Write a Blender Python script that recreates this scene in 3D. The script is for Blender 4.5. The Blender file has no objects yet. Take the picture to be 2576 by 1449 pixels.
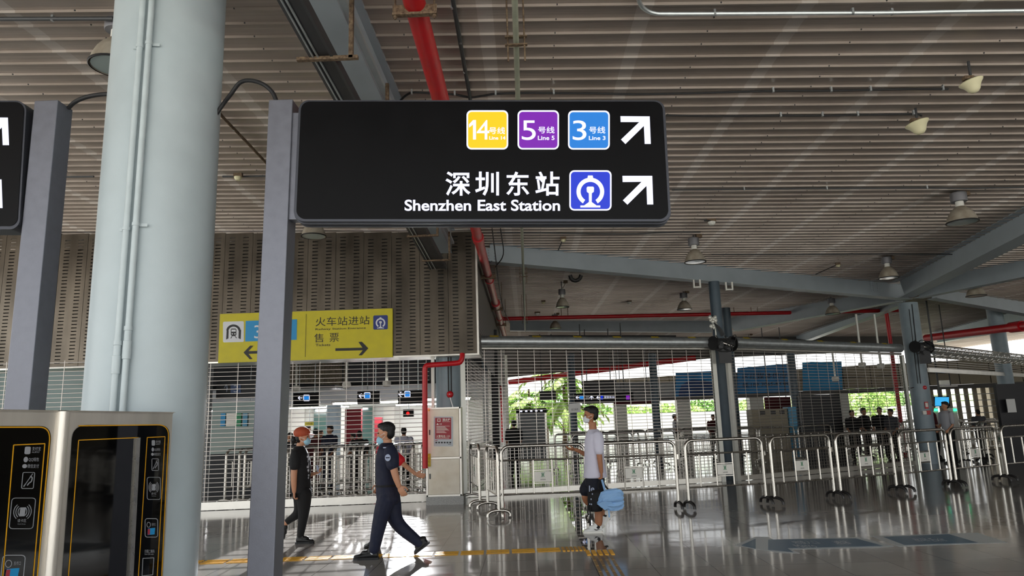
import bpy, math, random
from mathutils import Vector as V, Matrix

# ------------------------------------------------------------------ camera, light, exposure
W, H, F = 2576, 1449, 1779.0
CX, CY, EYE = W/2, H/2, 1.52
UPV = V((-289, 9308, -F)).normalized()
_d = V((40, -338.5, -F))
FWD = (_d - UPV*_d.dot(UPV)).normalized()
RGT = FWD.cross(UPV)
EYEV = V((0, 0, EYE))
sc = bpy.context.scene
cd = bpy.data.cameras.new('camera'); cam = bpy.data.objects.new('camera', cd)
sc.collection.objects.link(cam); sc.camera = cam
cd.sensor_width = 36; cd.lens = F/W*36; cd.clip_end = 400; cd.clip_start = .05
cam.matrix_world = Matrix.Translation(EYEV) @ Matrix((RGT, FWD, UPV)).to_4x4()

wd = bpy.data.worlds.new('world'); sc.world = wd; wd.use_nodes = True
wn = wd.node_tree.nodes; wl = wd.node_tree.links
bg = wn['Background']; bg.inputs[1].default_value = 1.0
tc = wn.new('ShaderNodeTexCoord'); sx = wn.new('ShaderNodeSeparateXYZ'); rp = wn.new('ShaderNodeValToRGB')
wl.new(tc.outputs['Generated'], sx.inputs[0]); wl.new(sx.outputs[2], rp.inputs[0]); wl.new(rp.outputs[0], bg.inputs[0])
rp.color_ramp.elements[0].position = 0.0; rp.color_ramp.elements[0].color = (1.0, 1.0, .97, 1)
rp.color_ramp.elements[1].position = .7; rp.color_ramp.elements[1].color = (.75, .86, 1.0, 1)
vs = sc.view_settings
vs.view_transform = 'Standard'; vs.look = 'None'; vs.gamma = 1; vs.use_curve_mapping = False
vs.exposure = 1.35
sl = bpy.data.lights.new('sun', 'SUN'); sl.energy = 7; sl.angle = math.radians(1); sl.color = (1, .96, .9)
so = bpy.data.objects.new('sun', sl); sc.collection.objects.link(so); so.rotation_euler = (math.radians(-24), math.radians(8), 0)
sc.cycles.max_bounces = 8; sc.cycles.diffuse_bounces = 5; sc.cycles.glossy_bounces = 4
sc.cycles.caustics_reflective = False; sc.cycles.caustics_refractive = False
sc.cycles.sample_clamp_indirect = 6

# ------------------------------------------------------------------ where a line of sight meets the place
def ray(px, py):
    c = V((px-CX, -(py-CY), -F))
    return V((c.dot(RGT), c.dot(FWD), c.dot(UPV)))
def G(px, py, z=0.0):
    r = ray(px, py); t = (z-EYE)/r.z; return EYEV + r*t
def AY(px, py, y):
    r = ray(px, py); return EYEV + r*(y/r.y)
def AX(px, py, x):
    r = ray(px, py); return EYEV + r*(x/r.x)
def ON(px, py, p, n):
    r = ray(px, py); return EYEV + r*((p-EYEV).dot(n)/r.dot(n))
def AD(px, py, d):
    return EYEV + ray(px, py)*(d/F)
def roofz(x, y): return 5.42 - .031*x + .02*(y-10)
RN = V((.031, -.02, 1))
def RF(px, py, dz=0.0):
    return ON(px, py, V((0, 10, 5.42-dz)), RN)
def lerp(a, b, t): return a + (b-a)*t

# ------------------------------------------------------------------ materials
def lin(c):
    if isinstance(c, str): c = [int(c[i:i+2], 16)/255 for i in (0, 2, 4)]
    return tuple(x/12.92 if x <= .04045 else ((x+.055)/1.055)**2.4 for x in c) + (1,)
MATS = {}
def mat(name, col, rough=.5, metal=0, noise=None, bump=None, emit=0, spec=None, scale3=None, col2=None, alpha=None, trans=0):
    m = bpy.data.materials.new(name); m.use_nodes = True; MATS[name] = m
    nt = m.node_tree; N = nt.nodes; L = nt.links; b = N['Principled BSDF']
    c = lin(col)
    b.inputs['Base Color'].default_value = c; b.inputs['Roughness'].default_value = rough
    b.inputs['Metallic'].default_value = metal
    if spec is not None: b.inputs['Specular IOR Level'].default_value = spec
    if trans: b.inputs['Transmission Weight'].default_value = trans
    if emit:
        b.inputs['Base Color'].default_value = tuple(q*.06 for q in c[:3]) + (1,)
        b.inputs['Emission Color'].default_value = c; b.inputs['Emission Strength'].default_value = emit
    if noise or bump:
        t = N.new('ShaderNodeTexCoord'); mp = N.new('ShaderNodeMapping'); L.new(t.outputs['Object'], mp.inputs[0])
        if scale3: mp.inputs['Scale'].default_value = scale3
    if noise:
        n = N.new('ShaderNodeTexNoise'); n.inputs['Scale'].default_value = noise[0]; n.inputs['Detail'].default_value = 6
        L.new(mp.outputs[0], n.inputs['Vector'])
        r = N.new('ShaderNodeValToRGB'); L.new(n.outputs['Fac'], r.inputs[0])
        r.color_ramp.elements[0].position = .3; r.color_ramp.elements[1].position = .7
        k = noise[1]
        r.color_ramp.elements[0].color = lin(col2) if col2 else tuple(x*(1-k) for x in c[:3]) + (1,)
        r.color_ramp.elements[1].color = c if col2 else tuple(min(1, x*(1+k)) for x in c[:3]) + (1,)
        L.new(r.outputs[0], b.inputs['Base Color'])
        m2 = N.new('ShaderNodeMapRange'); L.new(n.outputs['Fac'], m2.inputs[0])
        m2.inputs[3].default_value = max(.02, rough*.75); m2.inputs[4].default_value = min(1, rough*1.3)
        L.new(m2.outputs[0], b.inputs['Roughness'])
    if bump:
        n2 = N.new('ShaderNodeTexNoise'); n2.inputs['Scale'].default_value = bump[0]; L.new(mp.outputs[0], n2.inputs['Vector'])
        bp = N.new('ShaderNodeBump'); bp.inputs['Strength'].default_value = bump[1]; bp.inputs['Distance'].default_value = .02
        L.new(n2.outputs['Fac'], bp.inputs['Height']); L.new(bp.outputs[0], b.inputs['Normal'])
    return m
M = MATS
mat('column_paint', 'b0bcc0', .42, 0, (3, .05), (120, .03))
mat('pipe_paint', 'b8c3c6', .4, 0, (8, .05))
mat('post_metal', '6c6e77', .4, .45, (14, .08), (160, .03))
mat('sign_frame', '3e4047', .4, .5)
mat('sign_black', '040406', .4, 0, (6, .2), spec=.12)
mat('light_white', 'e2e4ff', .5, 0, emit=.5)
mat('light_yellow', 'f0c600', .5, 0, emit=.44)
mat('light_purple', '7c0ab0', .5, 0, emit=.38)
mat('light_sky', '1482e0', .5, 0, emit=.36)
mat('light_blue', '0630cc', .5, 0, emit=.4)
mat('yellow_vinyl', 'c9bd20', .5, 0, (5, .05), (5, .12))
mat('ink_black', '15151a', .5)
mat('vinyl_white', 'd9dce2', .5)
mat('vinyl_blue', '2292cc', .5)
mat('vinyl_navy', '26347c', .5)
mat('steel', 'c8c4bc', .28, 1, (20, .08))
mat('steel_rod', 'a8a29c', .32, 1)
mat('steel_bright', 'dedad2', .34, .85, (4, .08), (60, .03))
mat('galvanised', 'c2c8ca', .42, .8, (10, .14))
mat('cladding', '5f584f', .34, .92, (2.2, .35), (3, .25), scale3=(1, 1, .35))
mat('guide_white', 'dcdcd4', .35, .3, (6, .05))
mat('beam_paint', 'a9b4bc', .5, 0, (2, .06))
mat('tray_dark', '3c3d3f', .5, .3, (4, .1))
mat('red_paint', 'c0141f', .38, 0, (5, .1))
mat('dark_conduit', '46484a', .5, .4)
mat('pale_pipe', 'a3a894', .5, 0, (9, .12))
mat('rust_steel', '8d7a62', .7, .3, (40, .5), col2='4c3a2e')
mat('black_rubber', '18181a', .6)
mat('lamp_enamel', 'b9b2a4', .55, 0, (5, .2), col2='8d8272')
mat('lamp_ballast', '77777c', .5, .3)
mat('lamp_glass', '9aa8a6', .15, 0)
mat('cream_plastic', 'e2ddb8', .4)
mat('cabinet_enamel', 'e8e2d4', .35, .2, (2.5, .1), (30, .02), col2='cfc4b0')
mat('plinth_stone', 'a9a9a6', .6, 0, (60, .3))
mat('placard_red', 'a3303c', .5)
mat('placard_grey', 'c3c9cf', .5)
mat('glass_black', '030304', .04, 0, spec=.45)
mat('brushed_steel', 'd6d0c6', .38, .7, (6, .12), (80, .05), scale3=(1, 1, .2))
mat('line_yellow', 'e0a210', .4)
mat('icon_grey', '9a9ca0', .5)
mat('tactile', 'dca22c', .42, .2, (20, .15))
mat('tactile_steel', 'a8823e', .4, .3)
mat('foot_rubber', '232020', .35)
mat('plate_white', 'f2efe6', .4)
mat('metro_green', '1f8a5c', .5)
mat('beige_panel', '9a917e', .7, 0, (1.5, .05))
mat('white_wall', 'e6e6e0', .7)
mat('grey_wall', '8f9294', .7, 0, (2, .08))
mat('dark_wall', '26272a', .6)
mat('hall_ceiling', '5a5856', .8)
mat('blue_poster', '1f78b4', .4, 0, (1.2, .25))
mat('teal_poster', '3c8fb6', .4, 0, (2, .3))
mat('navy_poster', '1b3f74', .4, 0, (2, .3))
mat('skin', 'c08a6a', .5, 0, (20, .05))
mat('skin_tan', 'a8704e', .5, 0, (20, .05))
mat('hair_black', '070606', .55, 0, bump=(90, .4))
mat('cap_orange', 'a8492a', .7, 0, (60, .1))
mat('mask_blue', '9ccbe0', .7)
mat('mask_white', 'dfe3ea', .7)
mat('cloth_black', '0c0c0f', .8, 0, bump=(25, .3))
mat('cloth_trouser', '0a0a0c', .85)
mat('cloth_navy', '10162e', .75, 0, (14, .1), bump=(14, .3))
mat('cloth_white', 'd8d6e6', .8, 0, bump=(9, .5))
mat('cloth_shorts', '0b1020', .8)
mat('cloth_red', 'd01020', .7)
mat('shoe_black', '0a0a0b', .5)
mat('shoe_white', 'eeeeea', .5)
mat('sock_white', 'cfd0d6', .8)
mat('bag_blue', '8fb8e4', .8, 0, bump=(12, .6))
mat('badge', 'aab4cc', .6)
mat('decal_blue', '33627f', .3, 0)
mat('decal_pale', 'd0d4d2', .3, 0)
mat('leaf', '5f8c2c', .6, 0, (9, .35))
mat('leaf_pale', '9ab85a', .6, 0, (9, .3))
mat('trunk', '5d4a38', .8)
mat('screen_blue', '2f9fd8', .4, emit=.5)
mat('led_green', '30e090', .4, emit=1.2)
mat('led_red', 'f01010', .4, emit=1.2)
mat('cloth_grey', '55565c', .8)
mat('cloth_maroon', '5a1c22', .8)
mat('cloth_pale', 'b9bac0', .8)
mat('tape_yellow', 'd2b83a', .4, 0, (30, .3))
mat('paper_white', 'd8d8d6', .6)
mat('tube_light', 'ffffff', .5, emit=22)
mat('glass_green', '54706a', .1, 0, spec=.6)
mat('concrete', 'b4b0a8', .8, 0, (3, .1))
mat('grass', 'a3b870', .9, 0, (2, .3))

# ------------------------------------------------------------------ mesh builder and scene bookkeeping
class MB:
    def __init__(s): s.v = []; s.f = []; s.m = []
    def add(s, vs, fs, m=0):
        o = len(s.v); s.v += [V(p) for p in vs]; s.f += [tuple(i+o for i in f) for f in fs]; s.m += [m]*len(fs); return s
    def box(s, c, d, m=0, ax=None):
        c = V(c); x, y, z = ax if ax else (V((1, 0, 0)), V((0, 1, 0)), V((0, 0, 1)))
        vs = [c + x*(i*d[0]/2) + y*(j*d[1]/2) + z*(k*d[2]/2) for i in (-1, 1) for j in (-1, 1) for k in (-1, 1)]
        return s.add(vs, [(0, 1, 3, 2), (4, 6, 7, 5), (0, 4, 5, 1), (2, 3, 7, 6), (0, 2, 6, 4), (1, 5, 7, 3)], m)
    def span(s, a, b, m=0): return s.box((V(a)+V(b))/2, [abs(q) for q in (V(b)-V(a))], m)
    def bar(s, a, b, w, h, m=0, up=None):
        a, b = V(a), V(b); y = (b-a); L = y.length; y.normalize(); up = V(up) if up else V((0, 0, 1))
        if abs(y.dot(up)) > .98: up = V((0, 1, 0))
        x = y.cross(up).normalized(); z = x.cross(y)
        return s.box((a+b)/2, (w, L, h), m, (x, y, z))
    def prism(s, pts, n, t, m=0):
        pts = [V(p) for p in pts]; n = V(n).normalized()*t; k = len(pts)
        s.add(pts + [p+n for p in pts], [tuple(range(k)), tuple(range(2*k-1, k-1, -1))] + [(i, (i+1) % k, (i+1) % k+k, i+k) for i in range(k)], m)
        return s
    def tube(s, pts, r, n=8, m=0, closed=False):
        pts = [V(p) for p in pts]; k = len(pts)
        rs = r if isinstance(r, (list, tuple)) else [r]*k
        ts = []
        for i in range(k):
            a = pts[max(0, i-1)]; b = pts[min(k-1, i+1)]
            t = (b-a); ts.append(t.normalized() if t.length > 1e-9 else V((0, 0, 1)))
        ref = V((0, 0, 1)) if abs(ts[0].z) < .9 else V((1, 0, 0))
        u = (ref - ts[0]*ref.dot(ts[0])).normalized(); rings = []
        for i in range(k):
            u = (u - ts[i]*u.dot(ts[i])); u = u.normalized() if u.length > 1e-6 else ts[i].orthogonal().normalized()
            w = ts[i].cross(u)
            rings.append([pts[i] + (u*math.cos(2*math.pi*j/n) + w*math.sin(2*math.pi*j/n))*rs[i] for j in range(n)])
        fs = [(i*n+j, i*n+(j+1) % n, (i+1)*n+(j+1) % n, (i+1)*n+j) for i in range(k-1) for j in range(n)]
        fs += [tuple(range(n-1, -1, -1)), tuple(range((k-1)*n, k*n))]
        return s.add([p for q in rings for p in q], fs, m)
    def lathe(s, prof, c, n=24, m=0, ax=None, caps=True):
        c = V(c); x, y, z = ax if ax else (V((1, 0, 0)), V((0, 1, 0)), V((0, 0, 1)))
        vs = [c + x*(r*math.cos(2*math.pi*j/n)) + y*(r*math.sin(2*math.pi*j/n)) + z*h for r, h in prof for j in range(n)]
        k = len(prof)
        fs = [(i*n+j, i*n+(j+1) % n, (i+1)*n+(j+1) % n, (i+1)*n+j) for i in range(k-1) for j in range(n)]
        if caps: fs += [tuple(range(n-1, -1, -1)), tuple(range((k-1)*n, k*n))]
        return s.add(vs, fs, m)
    def ell(s, c, r, n=14, m=0, ax=None):
        k = n//2+1
        prof = [(max(1e-4, math.sin(math.pi*i/k)), -math.cos(math.pi*i/k)) for i in range(k+1)]
        c = V(c); x, y, z = ax if ax else (V((1, 0, 0)), V((0, 1, 0)), V((0, 0, 1)))
        return s.lathe(prof, c, n, m, (x*r[0], y*r[1], z*r[2]))
    def loft(s, secs, n=16, m=0, cap=True):
        # secs: (centre, rx, ry, xdir, ydir)
        vs = []
        for c, rx, ry, xd, yd in secs:
            vs += [V(c) + V(xd)*(rx*math.cos(2*math.pi*j/n)) + V(yd)*(ry*math.sin(2*math.pi*j/n)) for j in range(n)]
        k = len(secs)
        fs = [(i*n+j, i*n+(j+1) % n, (i+1)*n+(j+1) % n, (i+1)*n+j) for i in range(k-1) for j in range(n)]
        if cap: fs += [tuple(range(n-1, -1, -1)), tuple(range((k-1)*n, k*n))]
        return s.add(vs, fs, m)
    def xf(s, mtx): s.v = [mtx @ p for p in s.v]; return s
    def build(s, name, mats, parent=None, smooth=False, world=False, base=True):
        mats = mats if isinstance(mats, (list, tuple)) else [mats]
        me = bpy.data.meshes.new(name)
        vs = s.v; loc = V((0, 0, 0))
        if parent is not None and world:
            inv = XF[parent.name].inverted(); vs = [inv @ p for p in vs]
        elif parent is None and base and vs:
            lo = [min(p[i] for p in vs) for i in range(3)]; hi = [max(p[i] for p in vs) for i in range(3)]
            loc = V(((lo[0]+hi[0])/2, (lo[1]+hi[1])/2, lo[2])); vs = [p-loc for p in vs]
        me.from_pydata([tuple(p) for p in vs], [], s.f)
        for q in mats: me.materials.append(M[q] if isinstance(q, str) else q)
        if len(mats) > 1: me.polygons.foreach_set('material_index', s.m)
        if smooth:
            me.polygons.foreach_set('use_smooth', [True]*len(s.f))
        me.update()
        o = bpy.data.objects.new(name, me); sc.collection.objects.link(o); o.location = loc
        if smooth: me.set_sharp_from_angle(angle=math.radians(42))
        if parent is not None: o.parent = parent
        XF[o.name] = (XF[parent.name] if parent is not None else Matrix.Translation(loc))
        return o
XF = {}
def thing(name, label, cat, loc=(0, 0, 0), rz=0, group=None):
    o = bpy.data.objects.new(name, None); sc.collection.objects.link(o)
    o.empty_display_size = .2; o.location = loc; o.rotation_euler = (0, 0, rz)
    XF[o.name] = Matrix.Translation(V(loc)) @ Matrix.Rotation(rz, 4, 'Z')
    return tag(o, label, cat, group)
def tag(o, label, cat=None, group=None, kind=None):
    if label: o['label'] = label
    if cat: o['category'] = cat
    if group: o['group'] = group
    if kind: o['kind'] = kind
    return o
def struct(o): o['kind'] = 'structure'; return o
def copy_tree(o, parent=None):
    c = o.copy(); sc.collection.objects.link(c)
    if parent is not None: c.parent = parent; c.matrix_parent_inverse = o.matrix_parent_inverse
    for ch in [q for q in KIDS.get(o.name, [])]: copy_tree(ch, c)
    return c
KIDS = {}
def index_kids():
    KIDS.clear()
    for o in sc.objects:
        if o.parent: KIDS.setdefault(o.parent.name, []).append(o)
def mod(o, kind, **kw):
    md = o.modifiers.new(kind.lower(), kind)
    for k, v in kw.items(): setattr(md, k, v)
    return md

# ------------------------------------------------------------------ lettering
_tc = {}
def glyphs(s, bold=0.0, res=3):
    key = (s, bold, res)
    if key not in _tc:
        cu = bpy.data.curves.new('t', 'FONT'); cu.body = s; cu.offset = bold; cu.resolution_u = res; cu.size = 1
        o = bpy.data.objects.new('t', cu); sc.collection.objects.link(o)
        me = bpy.data.meshes.new_from_object(o.evaluated_get(bpy.context.evaluated_depsgraph_get()))
        vs = [(p.co.x, p.co.y) for p in me.vertices]; fs = [tuple(p.vertices) for p in me.polygons]
        bpy.data.objects.remove(o); bpy.data.curves.remove(cu); bpy.data.meshes.remove(me)
        if not vs: vs = [(0, 0), (1, 0), (1, 1)]; fs = [(0, 1, 2)]
        x0 = min(p[0] for p in vs); x1 = max(p[0] for p in vs); y0 = min(p[1] for p in vs); y1 = max(p[1] for p in vs)
        _tc[key] = ([((x-x0)/(x1-x0+1e-9), (y-y0)/(y1-y0+1e-9)) for x, y in vs], fs)
    return _tc[key]
def put_text(mb, s, quad, off=V((0, 0, 0)), bold=0.0, m=0, res=3):
    # quad: bottom-left, bottom-right, top-right, top-left
    a, b, c, d = [V(q) for q in quad]; vs, fs = glyphs(s, bold, res)
    mb.add([lerp(lerp(a, b, x), lerp(d, c, x), y)+off for x, y in vs], fs, m); return mb
def circ(cx, cy, r, n=32, a0=0, a1=360, ry=None):
    return [(cx+r*math.cos(math.radians(a0+(a1-a0)*i/n)), cy-(ry or r)*math.sin(math.radians(a0+(a1-a0)*i/n))) for i in range(n+1 if a1-a0 < 360 else n)]
def rrect(x0, y0, x1, y1, r, n=5):
    p = []
    for cx, cy, a in ((x1-r, y0+r, 0), (x0+r, y0+r, 90), (x0+r, y1-r, 180), (x1-r, y1-r, 270)):
        p += [(cx+r*math.cos(math.radians(a+90*i/n)), cy-r*math.sin(math.radians(a+90*i/n))) for i in range(n+1)]
    return p
# ------------------------------------------------------------------ floor and roof
def floor_material():
    m = bpy.data.materials.new('polished_floor_tiles'); m.use_nodes = True; M['floor'] = m
    nt = m.node_tree; N = nt.nodes; L = nt.links; b = N['Principled BSDF']
    t = N.new('ShaderNodeTexCoord')
    br = N.new('ShaderNodeTexBrick'); br.offset = 0.0; br.squash = 1
    br.inputs['Color1'].default_value = lin('aaa39b'); br.inputs['Color2'].default_value = lin('b3ada5'); br.inputs['Mortar'].default_value = lin('423d38')
    br.inputs['Scale'].default_value = 1; br.inputs['Brick Width'].default_value = .6; br.inputs['Row Height'].default_value = .6
    br.inputs['Mortar Size'].default_value = .0035; br.inputs['Mortar Smooth'].default_value = .2; br.inputs['Bias'].default_value = 0
    mp = N.new('ShaderNodeMapping'); mp.inputs['Location'].default_value = (-.06+100.2, 99.6+.02, 0)
    L.new(t.outputs['Object'], mp.inputs[0]); L.new(mp.outputs[0], br.inputs[0])
    n = N.new('ShaderNodeTexNoise'); n.inputs['Scale'].default_value = .7; n.inputs['Detail'].default_value = 8
    L.new(t.outputs['Object'], n.inputs[0])
    mx = N.new('ShaderNodeMix'); mx.data_type = 'RGBA'; mx.blend_type = 'MULTIPLY'; mx.inputs[0].default_value = .35
    L.new(br.outputs['Color'], mx.inputs[6]); L.new(n.outputs['Fac'], mx.inputs[7]); L.new(mx.outputs[2], b.inputs['Base Color'])
    r = N.new('ShaderNodeMapRange'); L.new(n.outputs['Fac'], r.inputs[0]); r.inputs[3].default_value = .06; r.inputs[4].default_value = .15
    L.new(r.outputs[0], b.inputs['Roughness'])
    n2 = N.new('ShaderNodeTexNoise'); n2.inputs['Scale'].default_value = 3.5; n2.inputs['Detail'].default_value = 1; L.new(t.outputs['Object'], n2.inputs[0])
    bp = N.new('ShaderNodeBump'); bp.inputs['Strength'].default_value = .05; bp.inputs['Distance'].default_value = .02
    L.new(n2.outputs['Fac'], bp.inputs['Height']); L.new(bp.outputs[0], b.inputs['Normal'])
    b.inputs['IOR'].default_value = 1.45
floor_material()
mb = MB(); mb.span((-15, -4, -.2), (27, 44, 0))
struct(mb.build('floor', 'floor', base=False))
mb = MB(); mb.box((0, 40, -.06), (400, 400, .1)); tag(mb.build('outdoor_ground', 'concrete'), None, None, None, 'structure')

def roof_material():
    m = mat('roof_sheet', '9c9084', .36, .5)
    nt = m.node_tree; N = nt.nodes; L = nt.links; b = N['Principled BSDF']
    t = N.new('ShaderNodeTexCoord'); s = N.new('ShaderNodeSeparateXYZ'); L.new(t.outputs['Object'], s.inputs[0])
    # pale overlap bands every 1.5 m, where the sheets are screwed to the purlins
    a = N.new('ShaderNodeMath'); a.operation = 'MODULO'; ad = N.new('ShaderNodeMath'); ad.operation = 'ADD'; ad.inputs[1].default_value = 60.35
    L.new(s.outputs[0], ad.inputs[0]); L.new(ad.outputs[0], a.inputs[0]); a.inputs[1].default_value = 1.5
    c = N.new('ShaderNodeMath'); c.operation = 'LESS_THAN'; L.new(a.outputs[0], c.inputs[0]); c.inputs[1].default_value = .15
    n = N.new('ShaderNodeTexNoise'); n.inputs['Scale'].default_value = 1.1; n.inputs['Detail'].default_value = 7; L.new(t.outputs['Object'], n.inputs[0])
    mp = N.new('ShaderNodeMapping'); mp.inputs['Scale'].default_value = (.15, 60, 1); L.new(t.outputs['Object'], mp.inputs[0])
    n2 = N.new('ShaderNodeTexNoise'); n2.inputs['Scale'].default_value = 1; L.new(mp.outputs[0], n2.inputs[0])
    r = N.new('ShaderNodeValToRGB'); L.new(n.outputs['Fac'], r.inputs[0])
    r.color_ramp.elements[0].position = .3; r.color_ramp.elements[0].color = lin('ada197'); r.color_ramp.elements[1].position = .75; r.color_ramp.elements[1].color = lin('c4b9b0')
    mx = N.new('ShaderNodeMix'); mx.data_type = 'RGBA'; mx.blend_type = 'MULTIPLY'; mx.inputs[0].default_value = .35; L.new(r.outputs[0], mx.inputs[6]); L.new(n2.outputs['Fac'], mx.inputs[7])
    mf = N.new('ShaderNodeMath'); mf.operation = 'MULTIPLY'; L.new(c.outputs[0], mf.inputs[0]); mf.inputs[1].default_value = .4
    m3 = N.new('ShaderNodeMix'); m3.data_type = 'RGBA'; L.new(mf.outputs[0], m3.inputs[0]); L.new(mx.outputs[2], m3.inputs[6]); m3.inputs[7].default_value = lin('d0ccc8')
    L.new(m3.outputs[2], b.inputs['Base Color'])
    bp = N.new('ShaderNodeBump'); bp.inputs['Strength'].default_value = .25; bp.inputs['Distance'].default_value = .01
    L.new(n2.outputs['Fac'], bp.inputs['Height']); L.new(bp.outputs[0], b.inputs['Normal'])
roof_material()
RX0, RY0 = -15, -1.5
def ridge_sheet(x0, x1, y0, y1, step=.25):
    mb = MB(); prof = []; y = y0
    while y < y1:
        prof += [(y, 0), (y+.204, 0), (y+.207, -.026), (y+.222, -.026), (y+.228, 0)]; y += step
    k = len(prof)
    vs = [(x, a, roofz(x, a)+b) for x in (x0, x1) for a, b in prof]
    mb.add(vs, [(i, i+1, k+i+1, k+i) for i in range(k-1)])
    return mb
mb = ridge_sheet(RX0, 27, RY0, 44)
# outer skin of the roof, so the sheets are not paper thin
mb.add([(RX0-.2, RY0-.2, roofz(RX0, RY0)+.25), (27.2, RY0-.2, roofz(27, RY0)+.25), (27.2, 44.2, roofz(27, 44)+.25), (RX0-.2, 44.2, roofz(RX0, 44)+.25)], [(0, 1, 2, 3)])
struct(mb.build('ceiling', 'roof_sheet', base=False))
# screws along the overlap bands
mb = MB()
for i in range(11):
    x = -7.1 + i*1.5
    for j in range(60):
        y = 4.2 + j*.25 + .215
        if y > 18: break
        z = roofz(x, y)-.026
        mb.box((x, y, z-.008), (.011, .011, .012))
tag(mb.build('trim_1', 'dark_conduit'), None, None, None, 'structure')

# ------------------------------------------------------------------ big round column and its conduits
CC = V((-2.75, 5.11, 0)); CR = .4
mb = MB(); mb.lathe([(CR, 0), (CR, roofz(CC.x, CC.y)+.02)], CC, 64)
tag(mb.build('column', 'column_paint', smooth=True), 'thick pale blue-grey round column with two thin conduits strapped up its front', 'column')
def on_col(px, py, r):
    d = ray(px, py); a = d.x**2+d.y**2; b = -2*(d.x*CC.x+d.y*CC.y); c = CC.x**2+CC.y**2-r*r
    q = b*b-4*a*c; t = (-b-math.sqrt(max(q, 0)))/(2*a); return EYEV+d*t
for px, py, sl, lab in ((327, 449, 895, 'left one of the two thin grey conduits strapped to the thick round column'), (350, 449, 858, 'right one of the two thin grey conduits strapped to the thick round column')):
    p = on_col(px, py, CR+.035); t = thing('conduit_pipe', lab, 'pipe', (p.x, p.y, 0))
    MB().tube([(0, 0, 0), (0, 0, roofz(p.x, p.y))], .021, 14).build('pipe', 'pipe_paint', t, True)
    q = on_col(sl*0+px-20, sl, CR+.035)
    MB().lathe([(.027, q.z-.12), (.027, q.z), (.023, q.z+.002), (.023, q.z+.07), (.027, q.z+.072), (.027, q.z+.1)], (0, 0, 0), 14).build('coupling', 'pipe_paint', t, True)
    n = V((p.x-CC.x, p.y-CC.y, 0)).normalized(); s_ = n.cross(V((0, 0, 1)))
    for cy in (118, 575):
        z = on_col(px, cy, CR+.035).z + (.03 if px > 340 else 0)
        c = MB(); c.lathe([(.025, z-.012), (.025, z+.012)], (0, 0, 0), 14)
        c.box(V((0, 0, z))-n*.018-s_*(.045 if px > 340 else -.03), (.05, .006, .022), 0, (s_, n, V((0, 0, 1)))).build('strap', 'pipe_paint', t)

# ------------------------------------------------------------------ illuminated direction signs
SY = 4.88
def S(px, py, off=0.0): return AY(px, py, SY-off)
def zs(x, y): return (980+x/3.578, 240+y/3.578)
def sp(mb, pts, off=.003, t=.004, m=0, z=True):
    mb.prism([S(*(zs(*p) if z else p), off) for p in pts], (0, -1, 0), t, m); return mb
def tq(x0, y0, x1, y1, off): return [S(*zs(a, b), off) for a, b in ((x0, y1), (x1, y1), (x1, y0), (x0, y0))]
def sign_post(px_top, px_bot, parent):
    a = AY(px_top[0], px_top[1], 4.9); b = AY(px_bot[0], px_bot[1], 4.9)
    a.y += .09; b.y += .09; b = a + (b-a)*(a.z/(a.z-b.z))
    mb = MB(); mb.bar(b, a, .18, .18, up=(0, -1, 0)); o = mb.build('post', 'post_metal', parent, world=True)
    mod(o, 'BEVEL', width=.006, segments=2)
    return a, b
p0 = AY(655, 1449, 4.99)
t = thing('direction_sign', 'black illuminated overhead sign with line tiles and the station name, on a grey square post', 'sign', (p0.x, p0.y, 0))
sign_post((706, 250), (654, 1449), t)
def frame_pts(x0t, x1t, y0, x0b, x1b, y1, r):
    pts = []
    for (cx, cy, a) in ((x1t-r, y0+r, 0), (x0t+r, y0+r, 90), (x0b+r, y1-r, 180), (x1b-r, y1-r, 270)):
        pts += [(cx+r*math.cos(math.radians(a+90*i/8)), cy-r*math.sin(math.radians(a+90*i/8))) for i in range(9)]
    return pts
mb = MB(); mb.prism([S(*p, 0) for p in frame_pts(751, 1673, 252, 739, 1687, 557, 26)], (0, 1, 0), .165)
mb.prism([S(*p, 0)+V((0, .035, 0)) for p in frame_pts(748, 1676, 249, 736, 1690, 560, 28)], (0, 1, 0), .02)
mb.prism([S(*p, 0)+V((0, .11, 0)) for p in frame_pts(748, 1676, 249, 736, 1690, 560, 28)], (0, 1, 0), .02)
o = mb.build('sign_box', 'sign_frame', t, world=True)
mb = MB(); mb.prism([S(*p, 0) for p in frame_pts(757, 1667, 256, 746, 1681, 551, 22)], (0, -1, 0), .004); mb.build('face_panel', 'sign_black', t, world=True)
mb = MB(); a, b = S(746, 285), S(739, 545); mb.prism([S(731, 278)+V((0, .04, 0)), S(752, 278)+V((0, .04, 0)), S(745, 548)+V((0, .04, 0)), S(722, 548)+V((0, .04, 0))], (0, 1, 0), .09); mb.build('bracket', 'post_metal', t, world=True)
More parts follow.
